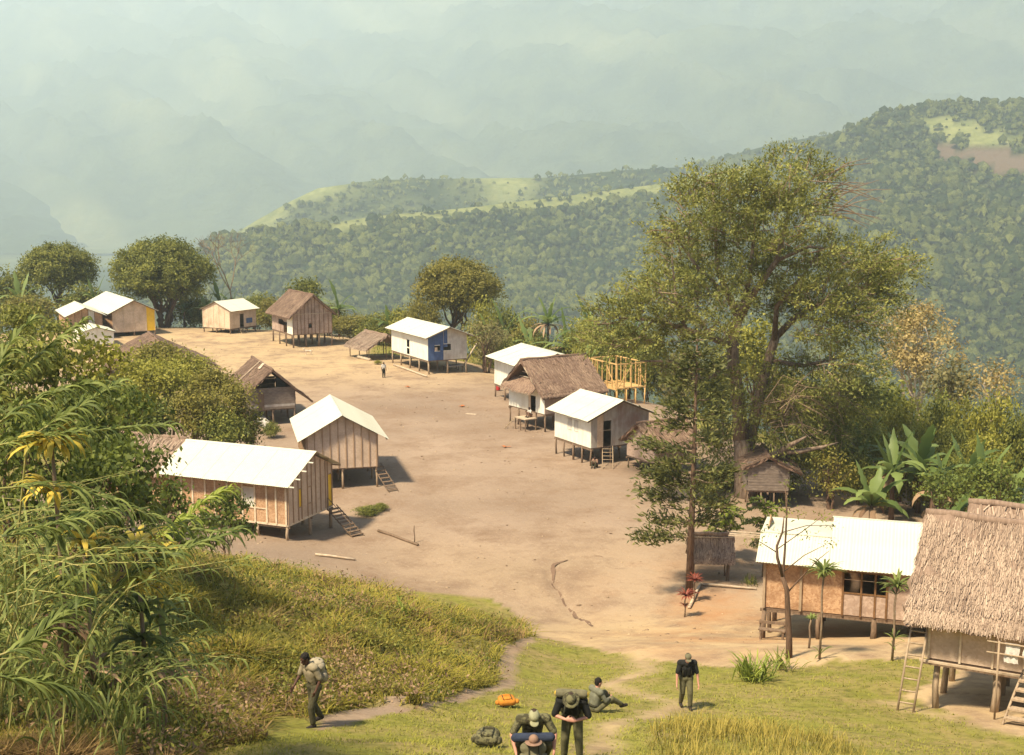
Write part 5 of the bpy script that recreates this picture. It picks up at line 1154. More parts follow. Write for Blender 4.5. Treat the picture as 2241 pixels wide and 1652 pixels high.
def strips(name, leafs, tints, m, parent=None, world=True):
    V = np.concatenate(leafs); n = len(leafs); F = (np.arange(n)[:, None, None] * 14 + STRIP[None]).reshape(-1, 4)
    return mesh_np(name, V, F, m, parent, tint=np.concatenate(tints), world=world)
def smooth_line(P, n=18):
    P = np.array(P, float); k = len(P); out = []
    for i in range(n):
        s = i / (n - 1) * (k - 1); a = min(int(s), k - 2); f = s - a
        p0 = P[max(a - 1, 0)]; p1 = P[a]; p2 = P[a + 1]; p3 = P[min(a + 2, k - 1)]
        out.append(.5 * ((2 * p1) + (-p0 + p2) * f + (2 * p0 - 5 * p1 + 4 * p2 - p3) * f * f + (-p0 + 3 * p1 - 3 * p2 + p3) * f ** 3))
    return out
canes = [  # what it looks like, path in the photo, distance
    ('longest cane arching right with a comb of hanging leaves', [(-60, 1075), (100, 1062), (200, 1080), (295, 1114), (374, 1144), (443, 1163), (525, 1158)], 17, 'cane', .55),
    ('cane reaching right just above the longest arching cane', [(-60, 990), (60, 960), (180, 945), (270, 938), (375, 930)], 17.5, 'cane', .5),
    ('cane rising diagonally to the middle of the left bushes', [(60, 960), (150, 905), (215, 865), (262, 838)], 18, 'cane', .5),
    ('cane slanting up across the upper left corner of the bushes', [(-30, 880), (60, 800), (140, 735), (185, 700)], 18.5, 'cane', .4),
    ('cane leaning right below the longest arching cane', [(215, 1330), (290, 1260), (380, 1215), (450, 1185), (500, 1170)], 16.5, 'cane', .55),
    ('cane with grey green comb leaves rising from the lower left', [(-20, 1440), (60, 1410), (120, 1360), (175, 1325)], 14.5, 'cane', .6),
    ('cane drooping right near the bottom left corner', [(-40, 1470), (40, 1490), (120, 1500), (190, 1530)], 14, 'cane', .55),
    ('upright cane at the far left edge beside the trees', [(-60, 1000), (-20, 850), (20, 760), (70, 700)], 18, 'cane', .55),
    ('cane arching over the yellowed leaves at left', [(-40, 1180), (60, 1165), (150, 1140), (240, 1120)], 16, 'cane', .5),
    ('cane with thin leaves crossing the middle of the thicket', [(40, 1330), (120, 1300), (210, 1230), (300, 1195), (350, 1200)], 16, 'cane', .5),
    ('cane with comb leaves over the dark hollow at left', [(-30, 940), (70, 885), (150, 850), (215, 838)], 17, 'cane', .5),
    ('short cane bending toward the large woven house', [(300, 1210), (400, 1140), (450, 1095), (500, 1070)], 21, 'fern', .55)]
for i, (lb, path, d, lm, ln) in enumerate(canes):
    r = np.random.default_rng(100 + i); P = smooth_line([pd(u, v, d + .25 * k) for k, (u, v) in enumerate(path)])
    g0 = P[0].copy(); g0[2] = gz(g0[0] - .4, g0[1]) - .1; g0[0] -= .4
    root = smooth_line([g0, g0 + (P[0] - g0) * .5 + np.array((-.15, 0, .1)), P[0]], 7)
    t = thing('cane_stalk', lb, 'cane', tuple(g0), 0, None)
    full = root[:-1] + P
    MB().tube(full, list(np.linspace(.020, .006, len(full))), 5, False).build('stem', M['canestem'], t, True, world=True)
    lf, tn = [], []; cane_blades(P, r, int(len(P) * 4.4), ln * 1.3, .044, lf, tn); strips('leaves', lf, tn, L[lm], t)
# the mass of the thicket
lf, tn = [], []; sm = MB(); r = np.random.default_rng(9)
TH_ = [(-12, 14.5), (-9.2, 15), (-11, 17), (-8.4, 18), (-12.5, 19), (-9.8, 20), (-7.6, 16)]
for k in range(125):
    d = r.uniform(15.5, 25.0); u = r.uniform(-260, 250 - 6 * max(0, 17 - d)); x = (u - CX) / FPX * d; z = gz(x, d); h = r.uniform(2.0, 3.6) * (1.0 if u < 90 else .62)
    u2, v2 = project(x, d, z + h)
    vmin = 690 + max(0, u) * 1.45 if u < 250 else 1050
    if v2 < vmin: h = max(.8, h - (vmin - v2) * d / FPX)
    az = r.uniform(-.9, .9) + (0 if r.random() < .75 else math.pi); ln_ = h * r.uniform(.35, .8); p0 = np.array((x, d, z - .1))
    P = smooth_line([p0, p0 + np.array((math.cos(az) * ln_ * .15, math.sin(az) * ln_ * .15, h * .55)), p0 + np.array((math.cos(az) * ln_ * .55, math.sin(az) * ln_ * .55, h * .92)), p0 + np.array((math.cos(az) * ln_ * 1.3, math.sin(az) * ln_ * 1.3, h * .98))], 9)
    sm.tube(P, list(np.linspace(.016, .005, 9)), 4, False); cane_blades(P, r, 26, .75, .034, lf, tn, hang=1.2)
th = strips('cane_thicket', lf, tn, L['cane']); tag(th, 'dense green cane leaves filling the left foreground', 'cane thicket', kind='stuff')
tag(sm.build('cane_thicket_stems', M['canestem']), 'thin stems inside the cane thicket at left', 'cane thicket', kind='stuff')
# yellowed maize like plants
def yellow_plant(label, u, v, d, vt, seed, n=44):
    r = random.Random(seed); p = pd(u, v, d); b = np.array((p[0], p[1], gz(p[0], p[1]))); t = thing('yellowing_plant', label, 'plant', tuple(b)); h = topz(vt, d) - b[2]
    MB().tube([(0, 0, -.1), (.05, 0, h * .5), (0, 0, h)], [.05, .04, .025], 6).build('stem', M['twig'], t, True)
    for z, n_, lm in ((1.0, n, 'caney'), (.86, n // 2, 'caney'), (.72, n // 2, 'cane'), (.58, n // 2, 'cane'), (.42, n // 2, 'dead')): strap_tuft(t, (0, 0, h * z), n_, .78, .10, lm, r, .8, 2.6)
    return t
yellow_plant('yellow leaved plant with long drooping leaves on the bank at left', 305, 1330, 19, 1225, 1)
yellow_plant('smaller yellow plant leaning beside the larger one', 345, 1300, 19.6, 1245, 2, 16)
yellow_plant('yellow leaved plant high in the left thicket', 120, 1080, 18, 985, 3)
yellow_plant('pale yellow plant between the two yellow ones at left', 185, 1240, 18, 1210, 4, 16)
# broad leaved bushes behind the cane
def broad(label, u, vtop, d, w, h, seed, lm, leaf=.17):
    r = np.random.default_rng(seed); b = at(u, d); z1 = topz(vtop, d) - b[2]; lob = []
    for i in range(9):
        k = i / 8; ww = w * (.25 + .3 * k)
        lob.append(((r.uniform(-1, 1) * ww, r.uniform(-.8, .8) * ww, z1 - h * (.14 + .78 * k)), (w * .22, w * .22, h * .15)))
    return tree('broadleaf_bush', label, 'bush', b, lob, lm, leaf, 3.2, seed, r0=.06, stems=3, clump=.22, per=20, shell=.3, aspect=.6, droop=.8)
broad('broad leaved bush hanging over the dark hollow at left', 120, 745, 34, 3.4, 3.2, 1, 'mid')
broad('yellowish broad leaved bush below the far left houses', 215, 735, 36, 2.2, 2.4, 2, 'yel')
broad('dark broad leaved bush in the hollow behind the cane', 215, 840, 33, 3.2, 3.0, 3, 'dark')
broad('small broad leaved bush left of the large woven house', 335, 1050, 44, 1.5, 1.4, 4, 'dark')
broad('broad leaved bush at the upper left edge', 20, 735, 33, 3.2, 3.6, 5, 'mid')
broad('low dark bush under the woven wall', 470, 1078, 57, 2.4, 2.6, 6, 'dark', .2)
broad('dark leafy bush behind the yellow plants', 200, 960, 30, 2.8, 3.0, 7, 'dark')
broad('green bush at the left edge below the far houses', 55, 668, 60, 4.6, 3.4, 8, 'mid')
broad('leafy bush at the roof corner of the thatched hut', 255, 1030, 34, 2.0, 2.0, 10, 'mid')
broad('dark leafy bush deep in the hollow at the left edge', 90, 880, 29, 3.4, 3.4, 11, 'dark')

# ------------------------------------------------------------------ grasses
def blades_on(name, P, Hn, wd, m, r, tint, label, bend=.5, seg=3):
    n = len(P); az = r.uniform(0, 2 * math.pi, n); d = np.stack([np.cos(az), np.sin(az), np.zeros(n)], -1); s = np.stack([-np.sin(az), np.cos(az), np.zeros(n)], -1)
    tl = bend * (.3 + r.random(n)); rows_ = []
    for k in range(seg + 1):
        f = k / seg; c = P + d * (Hn * tl * f * f)[:, None]; c[:, 2] += Hn * f * (1 - .35 * tl * f) - .03
        w = wd * .5 * (1 - f ** 1.6) + .0008; rows_ += [c + s * w[:, None], c - s * w[:, None]]
    V = np.stack(rows_, 1).reshape(-1, 3); st = np.array([(2 * j, 2 * j + 1, 2 * j + 3, 2 * j + 2) for j in range(seg)])
    F = (np.arange(n)[:, None, None] * (2 * seg + 2) + st[None]).reshape(-1, 4)
    return tag(mesh_np(name, V, F, m, tint=np.repeat(tint, seg)), label, 'grass', kind='stuff')
def sample(n, y0, y1, x0, x1, r, pw=1.6):
    y = (y0 ** (1 - pw) + r.random(n) * (y1 ** (1 - pw) - y0 ** (1 - pw))) ** (1 / (1 - pw)); x = r.uniform(x0, x1, n) * y
    return x, y
r = np.random.default_rng(55); P1XY = G(690, 1592)
x, y = sample(230000, 16, 56, -.52, .06, r); z = height(x, y); g, b, l = grass_mask(x, y, z); k = b & (g > .4) & ~((np.abs(x - P1XY[0] - .05 * (y - P1XY[1])) < 1.0) & (y < P1XY[1] + .6) & (y > P1XY[1] - 3.2))
x, y, z = x[k], y[k], z[k]; cl = fbm(x * .9, y * .9, 3, 61); dens = r.random(len(x)) < .55 + .6 * cl
x, y, z, cl = x[dens], y[dens], z[dens], cl[dens]
u_, v_ = project(x, y, z)
brn = (fbm(x * .4, y * .4, 3, 62) + .55 * np.clip((v_ - 1440) / 120, 0, 1) * np.clip((760 - u_) / 300, 0, 1) + .25 * r.standard_normal(len(x))) > .38
hh = (.16 + .36 * np.clip(cl + .4, 0, 1.2) + .22 * r.random(len(x))) * (1 + .5 * vnoise(x * 1.1, y * 1.1, 63))
hh = np.clip(hh, .15, 1.3); w_ = .0009 * y
for msk, nm, mm, lb in ((~brn, 'bank_grass', 'grass', 'long yellow green grass on the bank at left'), (brn, 'dry_bank_grass', 'brown', 'dry reddish brown grass among the green on the bank')):
    P = np.stack([x, y, z], -1)[msk]; tt = np.clip(.5 + .45 * fbm(P[:, 0] * .7, P[:, 1] * .7, 3, 64) + .25 * r.standard_normal(len(P)), 0, 1)
    blades_on(nm, P, hh[msk] * (1.0 if nm == 'bank_grass' else .95), (w_[msk] * 1.1 + .008), L[mm], r, tt, lb, 1.25, 2)
x, y = sample(105000, 17, 50, -.42, .50, r); z = height(x, y); g, b, l = grass_mask(x, y, z); k = l & (g > .35) & ~b & (r.random(len(x)) < np.clip(.75 + .8 * fbm(x * .7, y * .7, 3, 71), .1, 1) * g)
x, y, z = x[k], y[k], z[k]; P = np.stack([x, y, z], -1); cl = fbm(x * .6, y * .6, 3, 72)
tt = np.clip(.55 + .5 * cl + .25 * r.standard_normal(len(x)), 0, 1)
blades_on('lawn_grass', P, .05 + .07 * r.random(len(x)) + .05 * np.clip(cl, 0, 1), .0009 * y + .006, L['lawn'], r, tt, 'short trodden grass in the foreground', .9, 2)
x, y = sample(60000, 17, 36, -.05, .50, r); z = height(x, y); u_, v_ = project(x, y, z); cl = fbm(x * 1.1, y * 1.1, 3, 81); k = inpoly(u_ + 25 * cl, v_ + 12 * cl, TALL) & (r.random(len(x)) < .32 + .8 * cl)
P = np.stack([x, y, z], -1)[k]; tt = np.clip(.55 + .4 * cl[k] + .3 * r.standard_normal(len(P)), 0, 1)
blades_on('tall_yellow_grass', P, .16 + .3 * r.random(len(P)) + .25 * np.clip(cl[k], 0, 1), .0006 * y[k] + .006, L['tall'], r, tt, 'tall yellowing grass at the bottom right', .6)
# leafy weeds and low scrub mixed into the bank
for nm, mm, nn, sd, lim, lb in (('bank_weeds', 'mid', 2600, 91, .0, 'leafy weeds growing through the bank grass'), ('bank_scrub', 'olive', 1500, 92, .08, 'olive scrub matted over the bank at left'), ('dry_scrub', 'dead', 1700, 93, .12, 'dry brown scrub low on the bank')):
    x, y = sample(nn * 4, 17, 55, -.5, .05, r); z = height(x, y); g, b, l = grass_mask(x, y, z); u_, v_ = project(x, y, z); k = b & (g > .5) & (fbm(x * .32, y * .32, 2, sd) + (.5 * np.clip((v_ - 1430) / 150, -.4, 1) if sd == 93 else 0) > lim) & ~((np.abs(x - P1XY[0]) < 1.2) & (y < P1XY[1] + .8) & (y > P1XY[1] - 3.4)); x, y, z = x[k][:nn], y[k][:nn], z[k][:nn]
    n = len(x); m_ = 13; hgt = .25 + .5 * r.random(n)
    C_ = np.repeat(np.stack([x, y, z + hgt * .55], -1), m_, 0) + r.standard_normal((n * m_, 3)) * np.array((.2, .2, .15)); d1 = unit(r.standard_normal((n * m_, 3)) + np.array((0, 0, .3))); d2 = unit(np.cross(d1, r.standard_normal((n * m_, 3)))); ln = .06 + .09 * r.random(n * m_)
    V = diamonds(C_, d1, d2, ln, ln * .42)
    tag(mesh_np(nm, V, np.arange(len(V)).reshape(-1, 4), L[mm], tint=np.clip(np.repeat(r.random(n), m_) + .2 * r.standard_normal(n * m_), 0, 1)), lb, 'weeds', kind='stuff')
# pebbles, clods and leaf litter trodden into the square
x = r.uniform(-46, 24, 9000); y = r.uniform(48, 172, 9000); z = height(x, y); gk, _, _ = grass_mask(x, y, z); k = (gk < .2) & (fbm(x * .2, y * .2, 3, 95) > -.15); x, y, z = x[k][:2600], y[k][:2600], z[k][:2600]; n = len(x)
OV = np.array([(1, 0, 0), (-1, 0, 0), (0, 1, 0), (0, -1, 0), (0, 0, 1), (0, 0, -1)], float); OF = np.array([(0, 2, 4), (2, 1, 4), (1, 3, 4), (3, 0, 4), (2, 0, 5), (1, 2, 5), (3, 1, 5), (0, 3, 5)])
V = OV[None] * (1 + .4 * r.standard_normal((n, 6, 1)).clip(-1, 1)) * ((.02 + .07 * r.random(n) ** 3)[:, None, None] * np.array((1.4, 1.2, .6))); V += np.stack([x, y, z + .01], -1)[:, None]
tag(mesh_np('pebbles', V.reshape(-1, 3), (np.arange(n)[:, None, None] * 6 + OF[None]).reshape(-1, 3), leafmat('clod', (0.10, 0.06, 0.04), (0.45, 0.33, 0.20), 0, 1), tint=np.repeat(r.random(n), 8)), 'small clods and litter strewn over the bare earth', 'pebbles', kind='stuff')
# low grass and creepers on the rough ground round the village
x = r.uniform(-78, 60, 26000); y = r.uniform(60, 192, 26000); z = height(x, y); gmk, _, _ = grass_mask(x, y, z); k = gmk > .5; P = np.stack([x, y, z], -1)[k]
blades_on('rough_grass', P, .3 + .5 * r.random(len(P)), np.full(len(P), .10), L['mid'], r, np.clip(.5 + .3 * r.standard_normal(len(P)), 0, 1), 'rough grass on the slopes round the village', .8, 2)

# ------------------------------------------------------------------ small things in the square
def pole(name, label, cat, a, b, r0, m='log', n=7, r1=None):
    a = np.array(a, float); b = np.array(b, float); t_ = [a, a + (b - a) * .35 + np.array((.02, .01, .02)), a + (b - a) * .7 + np.array((-.02, 0, .01)), b]
    V, F = tube_arrays([p - a for p in t_], [r0, r0 * .96, r0 * .92, r1 or r0 * .85], n); o = MB().add(V, F).build(name, M[m], None, True); o.location = tuple(a); return tag(o, label, cat)
def g3(u, v, dz=.08): p = G(u, v); return p + np.array((0, 0, dz))
pole('edging_log', 'thin log edging the flower bed by the steps', 'log', g3(828, 1167), g3(915, 1196), .09, 'post')
pole('edging_log', 'thin log lying on the earth left of the square near the bank', 'log', g3(690, 1218), g3(778, 1228), .07, 'log')
pole('marker_post', 'small upright post at the end of the flower bed', 'post', g3(907, 1192, -.1), g3(907, 1192) + np.array((0, 0, .95)), .035, 'post')
pole('edging_log', 'slanting timber edge leading to the red plants', 'log', g3(1508, 1335), g3(1533, 1288), .08, 'log')
pole('edging_log', 'long timber edge in front of the granary legs', 'log', g3(1530, 1288), g3(1655, 1292), .07, 'log')
pole('sill_log', 'pale log lying along the stilts of the blue and white house', 'log', g3(862, 801, .12), g3(934, 826, .12), .11, 'log')
pole('leaning_pole', 'pole leaning against the right side of the blue and white house', 'pole', g3(1013, 806), pz(1043, 752, 2.6), .10, 'log')
def board(label, a, b, w, th, m):
    a = Vector(a); b = Vector(b); o = MB().bar((0, 0, 0), b - a, w, th).build('board', M[m]); o.location = a; return tag(o, label, 'board')
board('weathered board propped in front of the old plank hut', pz(548, 893, 1.1), pz(592, 938, .15), .9, .05, 'greyp')
# bench under the right house
bb = at(1715, 49); t = thing('bench', 'rough wooden bench under the right woven house', 'bench', tuple(bb), math.radians(-17))
MB().box((-.55, -.15, .40), (.55, .15, .45)).build('seat', M['post'], t)
for sx in (-.45, .45): MB().box((sx - .04, -.13, -.1), (sx + .04, .13, .398)).build('leg', M['post'], t)
MB().box((-.55, .13, .62), (.55, .17, .74)).build('backrest', M['post'], t)
for sx in (-.5, .5): MB().box((sx - .03, .171, .2), (sx + .03, .21, .76)).build('back_post', M['post'], t)
# table under the blue house
tb = J.world(1.3, 3.6, 0); t = thing('work_table', 'low table standing among the stilts of the blue and white house', 'table', (tb.x, tb.y, gz(tb.x, tb.y)), J.P['a'])
MB().box((-.6, -1.0, .62), (.6, 1.0, .68)).build('table_top', M['greyp'], t)
for sx in (-.5, .5):
    for sy in (-.9, .9): MB().box((sx - .04, sy - .04, -.05), (sx + .04, sy + .04, .618)).build('leg', M['post'], t)
cm_red = mat('red_plastic', (0.55, 0.05, 0.05), (0.45, 0.04, 0.04), 3, .5)
def bucket(label, p, m, h=.34, r=.16):
    o = MB().tube([(0, 0, 0), (0, 0, h), (0, 0, h - .02), (0, 0, .04)], [r * .8, r, r * .92, r * .72], 14).build('bucket', m); o.location = tuple(p); return tag(o, label, 'bucket')
bucket('red bucket at the corner of the cream house', pz(1090, 853, .02), cm_red, .5, .28)
leafc = mat('fallen_leaf', (0.42, 0.15, 0.05), (0.30, 0.10, 0.04), 8)
for i, (u, v, lb) in enumerate(((893, 848, 'dead red brown leaf bundle on the square before the blue house'), (1010, 891, 'small orange clod in the middle of the square'), (1108, 981, 'small red leaf lying left of the plank house'))):
    p = G(u, v); r1 = random.Random(i); mb = MB()
    for k in range(5):
        V, F = blade(None, (0, 0, .03), r1.uniform(0, 6.3), .5, .45, .22, 1.4, r1, seg=4); mb.add(V, F)
    o = mb.build('fallen_leaf', leafc); o.location = tuple(p); tag(o, lb, 'leaf')
o = board('pale plank lying flat in the square near the thatched house', pz(1020, 905, .05), pz(1042, 907, .05), .35, .05, 'log')

# ------------------------------------------------------------------ people
def v3(*a): return np.array(a, float)
def capsule(a, b, ra, rb, n=10, rings=4):
    a = np.array(a, float); b = np.array(b, float); d = b - a; ln = np.linalg.norm(d); d = d / (ln + 1e-9)
    pts = []; rad = []
    for i in range(rings): t_ = math.pi / 2 * (1 - i / rings); pts.append(a - d * ra * math.sin(t_)); rad.append(max(ra * math.cos(t_), .0008))
    pts.append(a); rad.append(ra); pts.append((a + b) / 2); rad.append((ra + rb) / 2); pts.append(b); rad.append(rb)
    for i in range(1, rings + 1): t_ = math.pi / 2 * i / rings; pts.append(b + d * rb * math.sin(t_)); rad.append(max(rb * math.cos(t_), .0008))
    return tube_arrays(pts, rad, n, True)
EV, EF = ico(3)
def ellipsoid(c, rx, ry, rz, R=None):
    v = EV * np.array((rx, ry, rz)); v = v @ np.array(R).T if R is not None else v
    return v + np.array(c), [tuple(int(q) for q in f) for f in EF]
def frame(fwd, up=(0, 0, 1)):
    f = unit(np.array(fwd, float)); r = np.cross(f, up); r = unit(r); u = np.cross(r, f); return np.stack([r, f, u], 1)   # columns x right, y forward, z up
WORK = bpy.data.scenes.new('workbench')
def melt(name, prims, voxel, m, parent, smooth=3, loc=(0, 0, 0)):
    mb = MB()
    for V, F in prims: mb.add(V, F)
    me = mb.mesh(name + '_src', m); o = bpy.data.objects.new(name + '_src', me); WORK.collection.objects.link(o)
    md = o.modifiers.new('r', 'REMESH'); md.mode = 'VOXEL'; md.voxel_size = voxel
    sm_ = o.modifiers.new('s', 'SMOOTH'); sm_.iterations = smooth; sm_.factor = .5
    dc = o.modifiers.new('d', 'DECIMATE'); dc.ratio = .36
    WORK.view_layers[0].update(); dg = WORK.view_layers[0].depsgraph; out = bpy.data.meshes.new_from_object(o.evaluated_get(dg)); out.name = name
    bpy.data.objects.remove(o); bpy.data.meshes.remove(me)
    out.materials.clear(); out.materials.append(m); out.polygons.foreach_set('use_smooth', np.ones(len(out.polygons), bool))
    return link_mesh(name, out, parent)
def cloth(name, c, c2=None, s=9): return mat(name, c, c2 or tuple(x * .62 for x in c), s, .95, bump=.35, bscale=14, lo=.3, hi=.7)
K_ = dict(
    skind=mat('dark_skin', (0.095, 0.048, 0.032), (0.075, 0.036, 0.024), 6, .55), skinl=mat('light_skin', (0.52, 0.27, 0.19), (0.44, 0.21, 0.15), 6, .55),
    khaki=cloth('beige_shirt_cloth', (0.30, 0.25, 0.16)), olive=cloth('olive_drab_cloth', (0.135, 0.125, 0.065)), olived=cloth('dark_olive_cloth', (0.075, 0.068, 0.038)),
    black=cloth('faded_black_cloth', (0.022, 0.022, 0.020)), greeng=cloth('grey_green_cloth', (0.165, 0.165, 0.115)), boot=mat('boot_leather', (0.03, 0.022, 0.018), (0.02, 0.015, 0.012), 8, .6),
    hair=mat('black_hair', (0.012, 0.010, 0.009), (0.02, 0.015, 0.012), 20, .8, bump=.8, bscale=40), hairb=mat('brown_hair', (0.05, 0.03, 0.02), (0.03, 0.02, 0.012), 20, .7, bump=.6, bscale=40),
    white=cloth('white_cloth', (0.66, 0.62, 0.54)), packb=cloth('beige_canvas', (0.34, 0.29, 0.20)), packo=cloth('olive_canvas', (0.16, 0.145, 0.085)), orange=cloth('orange_nylon', (0.50, 0.20, 0.025), (0.34, 0.13, 0.02)), yellow=cloth('yellow_nylon', (0.72, 0.45, 0.05)),
    navy=cloth('dark_blue_nylon', (0.035, 0.045, 0.075)), brown=cloth('brown_felt', (0.26, 0.16, 0.11)), sage=cloth('sage_cap_cloth', (0.30, 0.29, 0.17)), camo=mat('camouflage_cloth', (0.13, 0.12, 0.06), (0.05, 0.045, 0.025), 14, .95, lo=.48, hi=.52),
    eye=mat('eye_dark', (0.02, 0.015, 0.012), (0.015, 0.01, 0.01), 5, .3), strap=cloth('webbing', (0.05, 0.047, 0.03)))
def mirror_pose(p):
    return p
def hand(prims, wrist, fwd, palm_n, side, curl=.5, s=1.0):
    """palm, four unequal bent fingers, a thumb from the palm's side"""
    f = unit(np.array(fwd, float)); n = unit(np.array(palm_n, float) - f * np.dot(palm_n, f)); w = np.cross(f, n) * side
    pc = wrist + f * .05 * s; R = np.stack([w, f, n], 1); prims.append(ellipsoid(pc, .042 * s, .056 * s, .020 * s, R))
    for i, (o, l_) in enumerate(((.030, .070), (.010, .080), (-.011, .074), (-.030, .058))):
        b = wrist + f * .092 * s + w * o * s; l_ *= s; d1 = unit(f + n * curl * .6); d2 = unit(f + n * curl * 2.0); d3 = unit(f * .4 + n * curl * 3)
        m1 = b + d1 * l_ * .45; m2 = m1 + d2 * l_ * .32; m3 = m2 + d3 * l_ * .25
        prims.append(capsule(b - f * .02, m1, .0105 * s, .0098 * s, 7, 2)); prims.append(capsule(m1, m2, .0098 * s, .009 * s, 7, 2)); prims.append(capsule(m2, m3, .009 * s, .0075 * s, 7, 2))
    tb_ = wrist + f * .035 * s + w * .034 * s; t1 = tb_ + unit(f * .7 + w * .7 + n * .3) * .042 * s; t2 = t1 + unit(f + n * .5) * .030 * s
    prims.append(capsule(tb_, t1, .0135 * s, .0115 * s, 7, 2)); prims.append(capsule(t1, t2, .0115 * s, .009 * s, 7, 2))
def person(label, base, heading, pose, wear, scale=1.0, face=None, voxel=.012, tilt_up=None, name='person'):
    """pose joints in metres, person faces +Y, right hand at +X"""
    t = thing(name, label, 'person', tuple(base), heading); t.scale = (scale,) * 3
    p = {k: np.array(v, float) for k, v in pose.items()}
    B = []; skin = K_[wear['skin']]
    hf = face if face is not None else pose.get('face', (0, 1, 0)); Rh = frame(hf, tuple(pose.get('headup', (0, 0, 1)))); hc = p['head']
    up = Rh[:, 2]; fw = Rh[:, 1]; rt = Rh[:, 0]
    B += [ellipsoid(hc + up * .025, .074, .094, .098, Rh), ellipsoid(hc - up * .045 + fw * .025, .058, .066, .075, Rh), capsule(hc - up * .06 - fw * .015, p['neck'] - v3(0, 0, .03), .054, .060)]
    B += [capsule(hc + fw * .088 - up * .002, hc + fw * .112 - up * .034, .010, .016, 7, 2), ellipsoid(hc + fw * .082 - up * .062, .026, .016, .010, Rh), ellipsoid(hc + fw * .078 - up * .098, .026, .022, .018, Rh)]
    for s in (-1, 1):
        B += [ellipsoid(hc + rt * s * .076 - up * .008 - fw * .008, .012, .022, .034, Rh), ellipsoid(hc + fw * .080 + rt * s * .032 + up * .028, .024, .012, .008, Rh)]
    sh, el, wr, hip, kn, an = [[p[k + s] for s in 'LR'] for k in ('sh', 'el', 'wr', 'hip', 'kn', 'an')]
    B += [capsule(sh[0], sh[1], .075, .075), capsule(p['chest'], p['pelvis'], .102, .098), capsule(hip[0], hip[1], .095, .095)]
    for i, s in enumerate((-1, 1)):
        B += [capsule(sh[i], el[i], .054, .042), capsule(el[i], wr[i], .041, .027), capsule(hip[i], kn[i], .082, .056), capsule(kn[i], an[i], .056, .038)]
        hand(B, wr[i], pose.get('hd' + 'LR'[i], wr[i] - el[i]), pose.get('hn' + 'LR'[i], v3(-s, .25, 0)), s, pose.get('curl', .5))
        tf = np.array(pose.get('ft' + 'LR'[i], (0, 1, 0)), float); B += [capsule(an[i] - v3(0, 0, .03), an[i] + tf * .15 - v3(0, 0, .045), .038, .03)]
    melt('body', B, voxel, skin, t)
    for s in (-1, 1):
        V, F = ellipsoid(hc + fw * .083 + rt * s * .032 + up * .012, .013, .009, .007, Rh); MB().add(V, F).build('eye', K_['eye'], t, True)
    # shirt with short sleeves
    mid = (p['chest'] * .45 + p['pelvis'] * .55)
    S = [capsule(sh[0], sh[1], .095, .095), capsule(p['chest'] + v3(-.06, 0, 0), mid + v3(-.05, 0, 0), .128, .122), capsule(p['chest'] + v3(.06, 0, 0), mid + v3(.05, 0, 0), .128, .122), capsule(mid + v3(-.05, 0, 0), p['pelvis'] + v3(-.045, 0, .05), .12, .118), capsule(mid + v3(.05, 0, 0), p['pelvis'] + v3(.045, 0, .05), .12, .118), capsule(p['neck'] - v3(0, 0, .08), p['neck'] - v3(0, 0, .02), .08, .062)]
    for i in range(2):
        e = sh[i] + (el[i] - sh[i]) * wear.get('sleeve', .75)
        if wear.get('sleeve', .75) > 1: S += [capsule(sh[i], el[i], .076, .060), capsule(el[i], el[i] + (wr[i] - el[i]) * (wear['sleeve'] - 1), .060, .046)]
        else: S += [capsule(sh[i], e, .078, .068)]
    melt('shirt', S, voxel * 1.15, K_[wear['shirt']], t, 2)
    T_ = [capsule(hip[0], hip[1], .118, .118), capsule(p['pelvis'] + v3(0, 0, .06), p['pelvis'] - v3(0, 0, .02), .125, .125)]
    for i in range(2): T_ += [capsule(hip[i], kn[i], .105, .082), capsule(kn[i], kn[i] + (an[i] - kn[i]) * .86, .082, .066)]
    melt('trousers', T_, voxel * 1.15, K_[wear['trousers']], t, 2)
    mb = MB(); c = p['pelvis'] + v3(0, 0, .09); V, F = tube_arrays([c - v3(0, 0, .03), c + v3(0, 0, .03)], [.155, .155], 16); V = [(q[0] * 1.12 + c[0] * -.12, (q[1] - c[1]) * .9 + c[1], q[2]) for q in V]; mb.add(V, F).build('belt', K_['strap'], t, True)
    for i in range(2):
        tf = np.array(pose.get('ft' + 'LR'[i], (0, 1, 0)), float); a_ = an[i]; BB = [capsule(a_ + (kn[i] - a_) * wear.get('boot', .22), a_, .062, .052), capsule(a_ - v3(0, 0, .035) - tf * .03, a_ + tf * .15 - v3(0, 0, .045), .050, .044)]
        melt('boot', BB, voxel, K_['boot'], t, 2)
    if wear.get('hair'):
        Hh_ = [ellipsoid(hc + up * .045 - fw * .018, .086, .102, .094, Rh), ellipsoid(hc - fw * .05 + up * .0, .078, .062, .085, Rh)]; melt('hair', Hh_, .011, K_[wear['hair']], t, 1)
    if wear.get('hat'):
        HH = [ellipsoid(hc + up * .062, .092, .110, .080, Rh)]; o = melt('hat', HH, .012, K_[wear['hat']], t, 2)
        if wear.get('brim'):
            mb = MB(); n = 20; ring = []
            for rr, dz in ((.090, .045), (.150, .020), (.152, .012), (.088, .034)): ring.append([hc + up * dz + (rt * math.cos(2 * math.pi * k / n) * rr + fw * math.sin(2 * math.pi * k / n) * rr * 1.12) for k in range(n)])
            V = [q for g_ in ring for q in g_]; F = [(a * n + k, a * n + (k + 1) % n, (a + 1) % 4 * n + (k + 1) % n, (a + 1) % 4 * n + k) for a in range(4) for k in range(n)]; mb.add(V, F).build('hat_brim', K_[wear['hat']], t, True)
        elif wear.get('peak'):
            V, F = ellipsoid(hc + up * .045 + fw * .125, .072, .065, .012, Rh); MB().add(V, F).build('cap_peak', K_[wear['hat']], t, True)
    return t
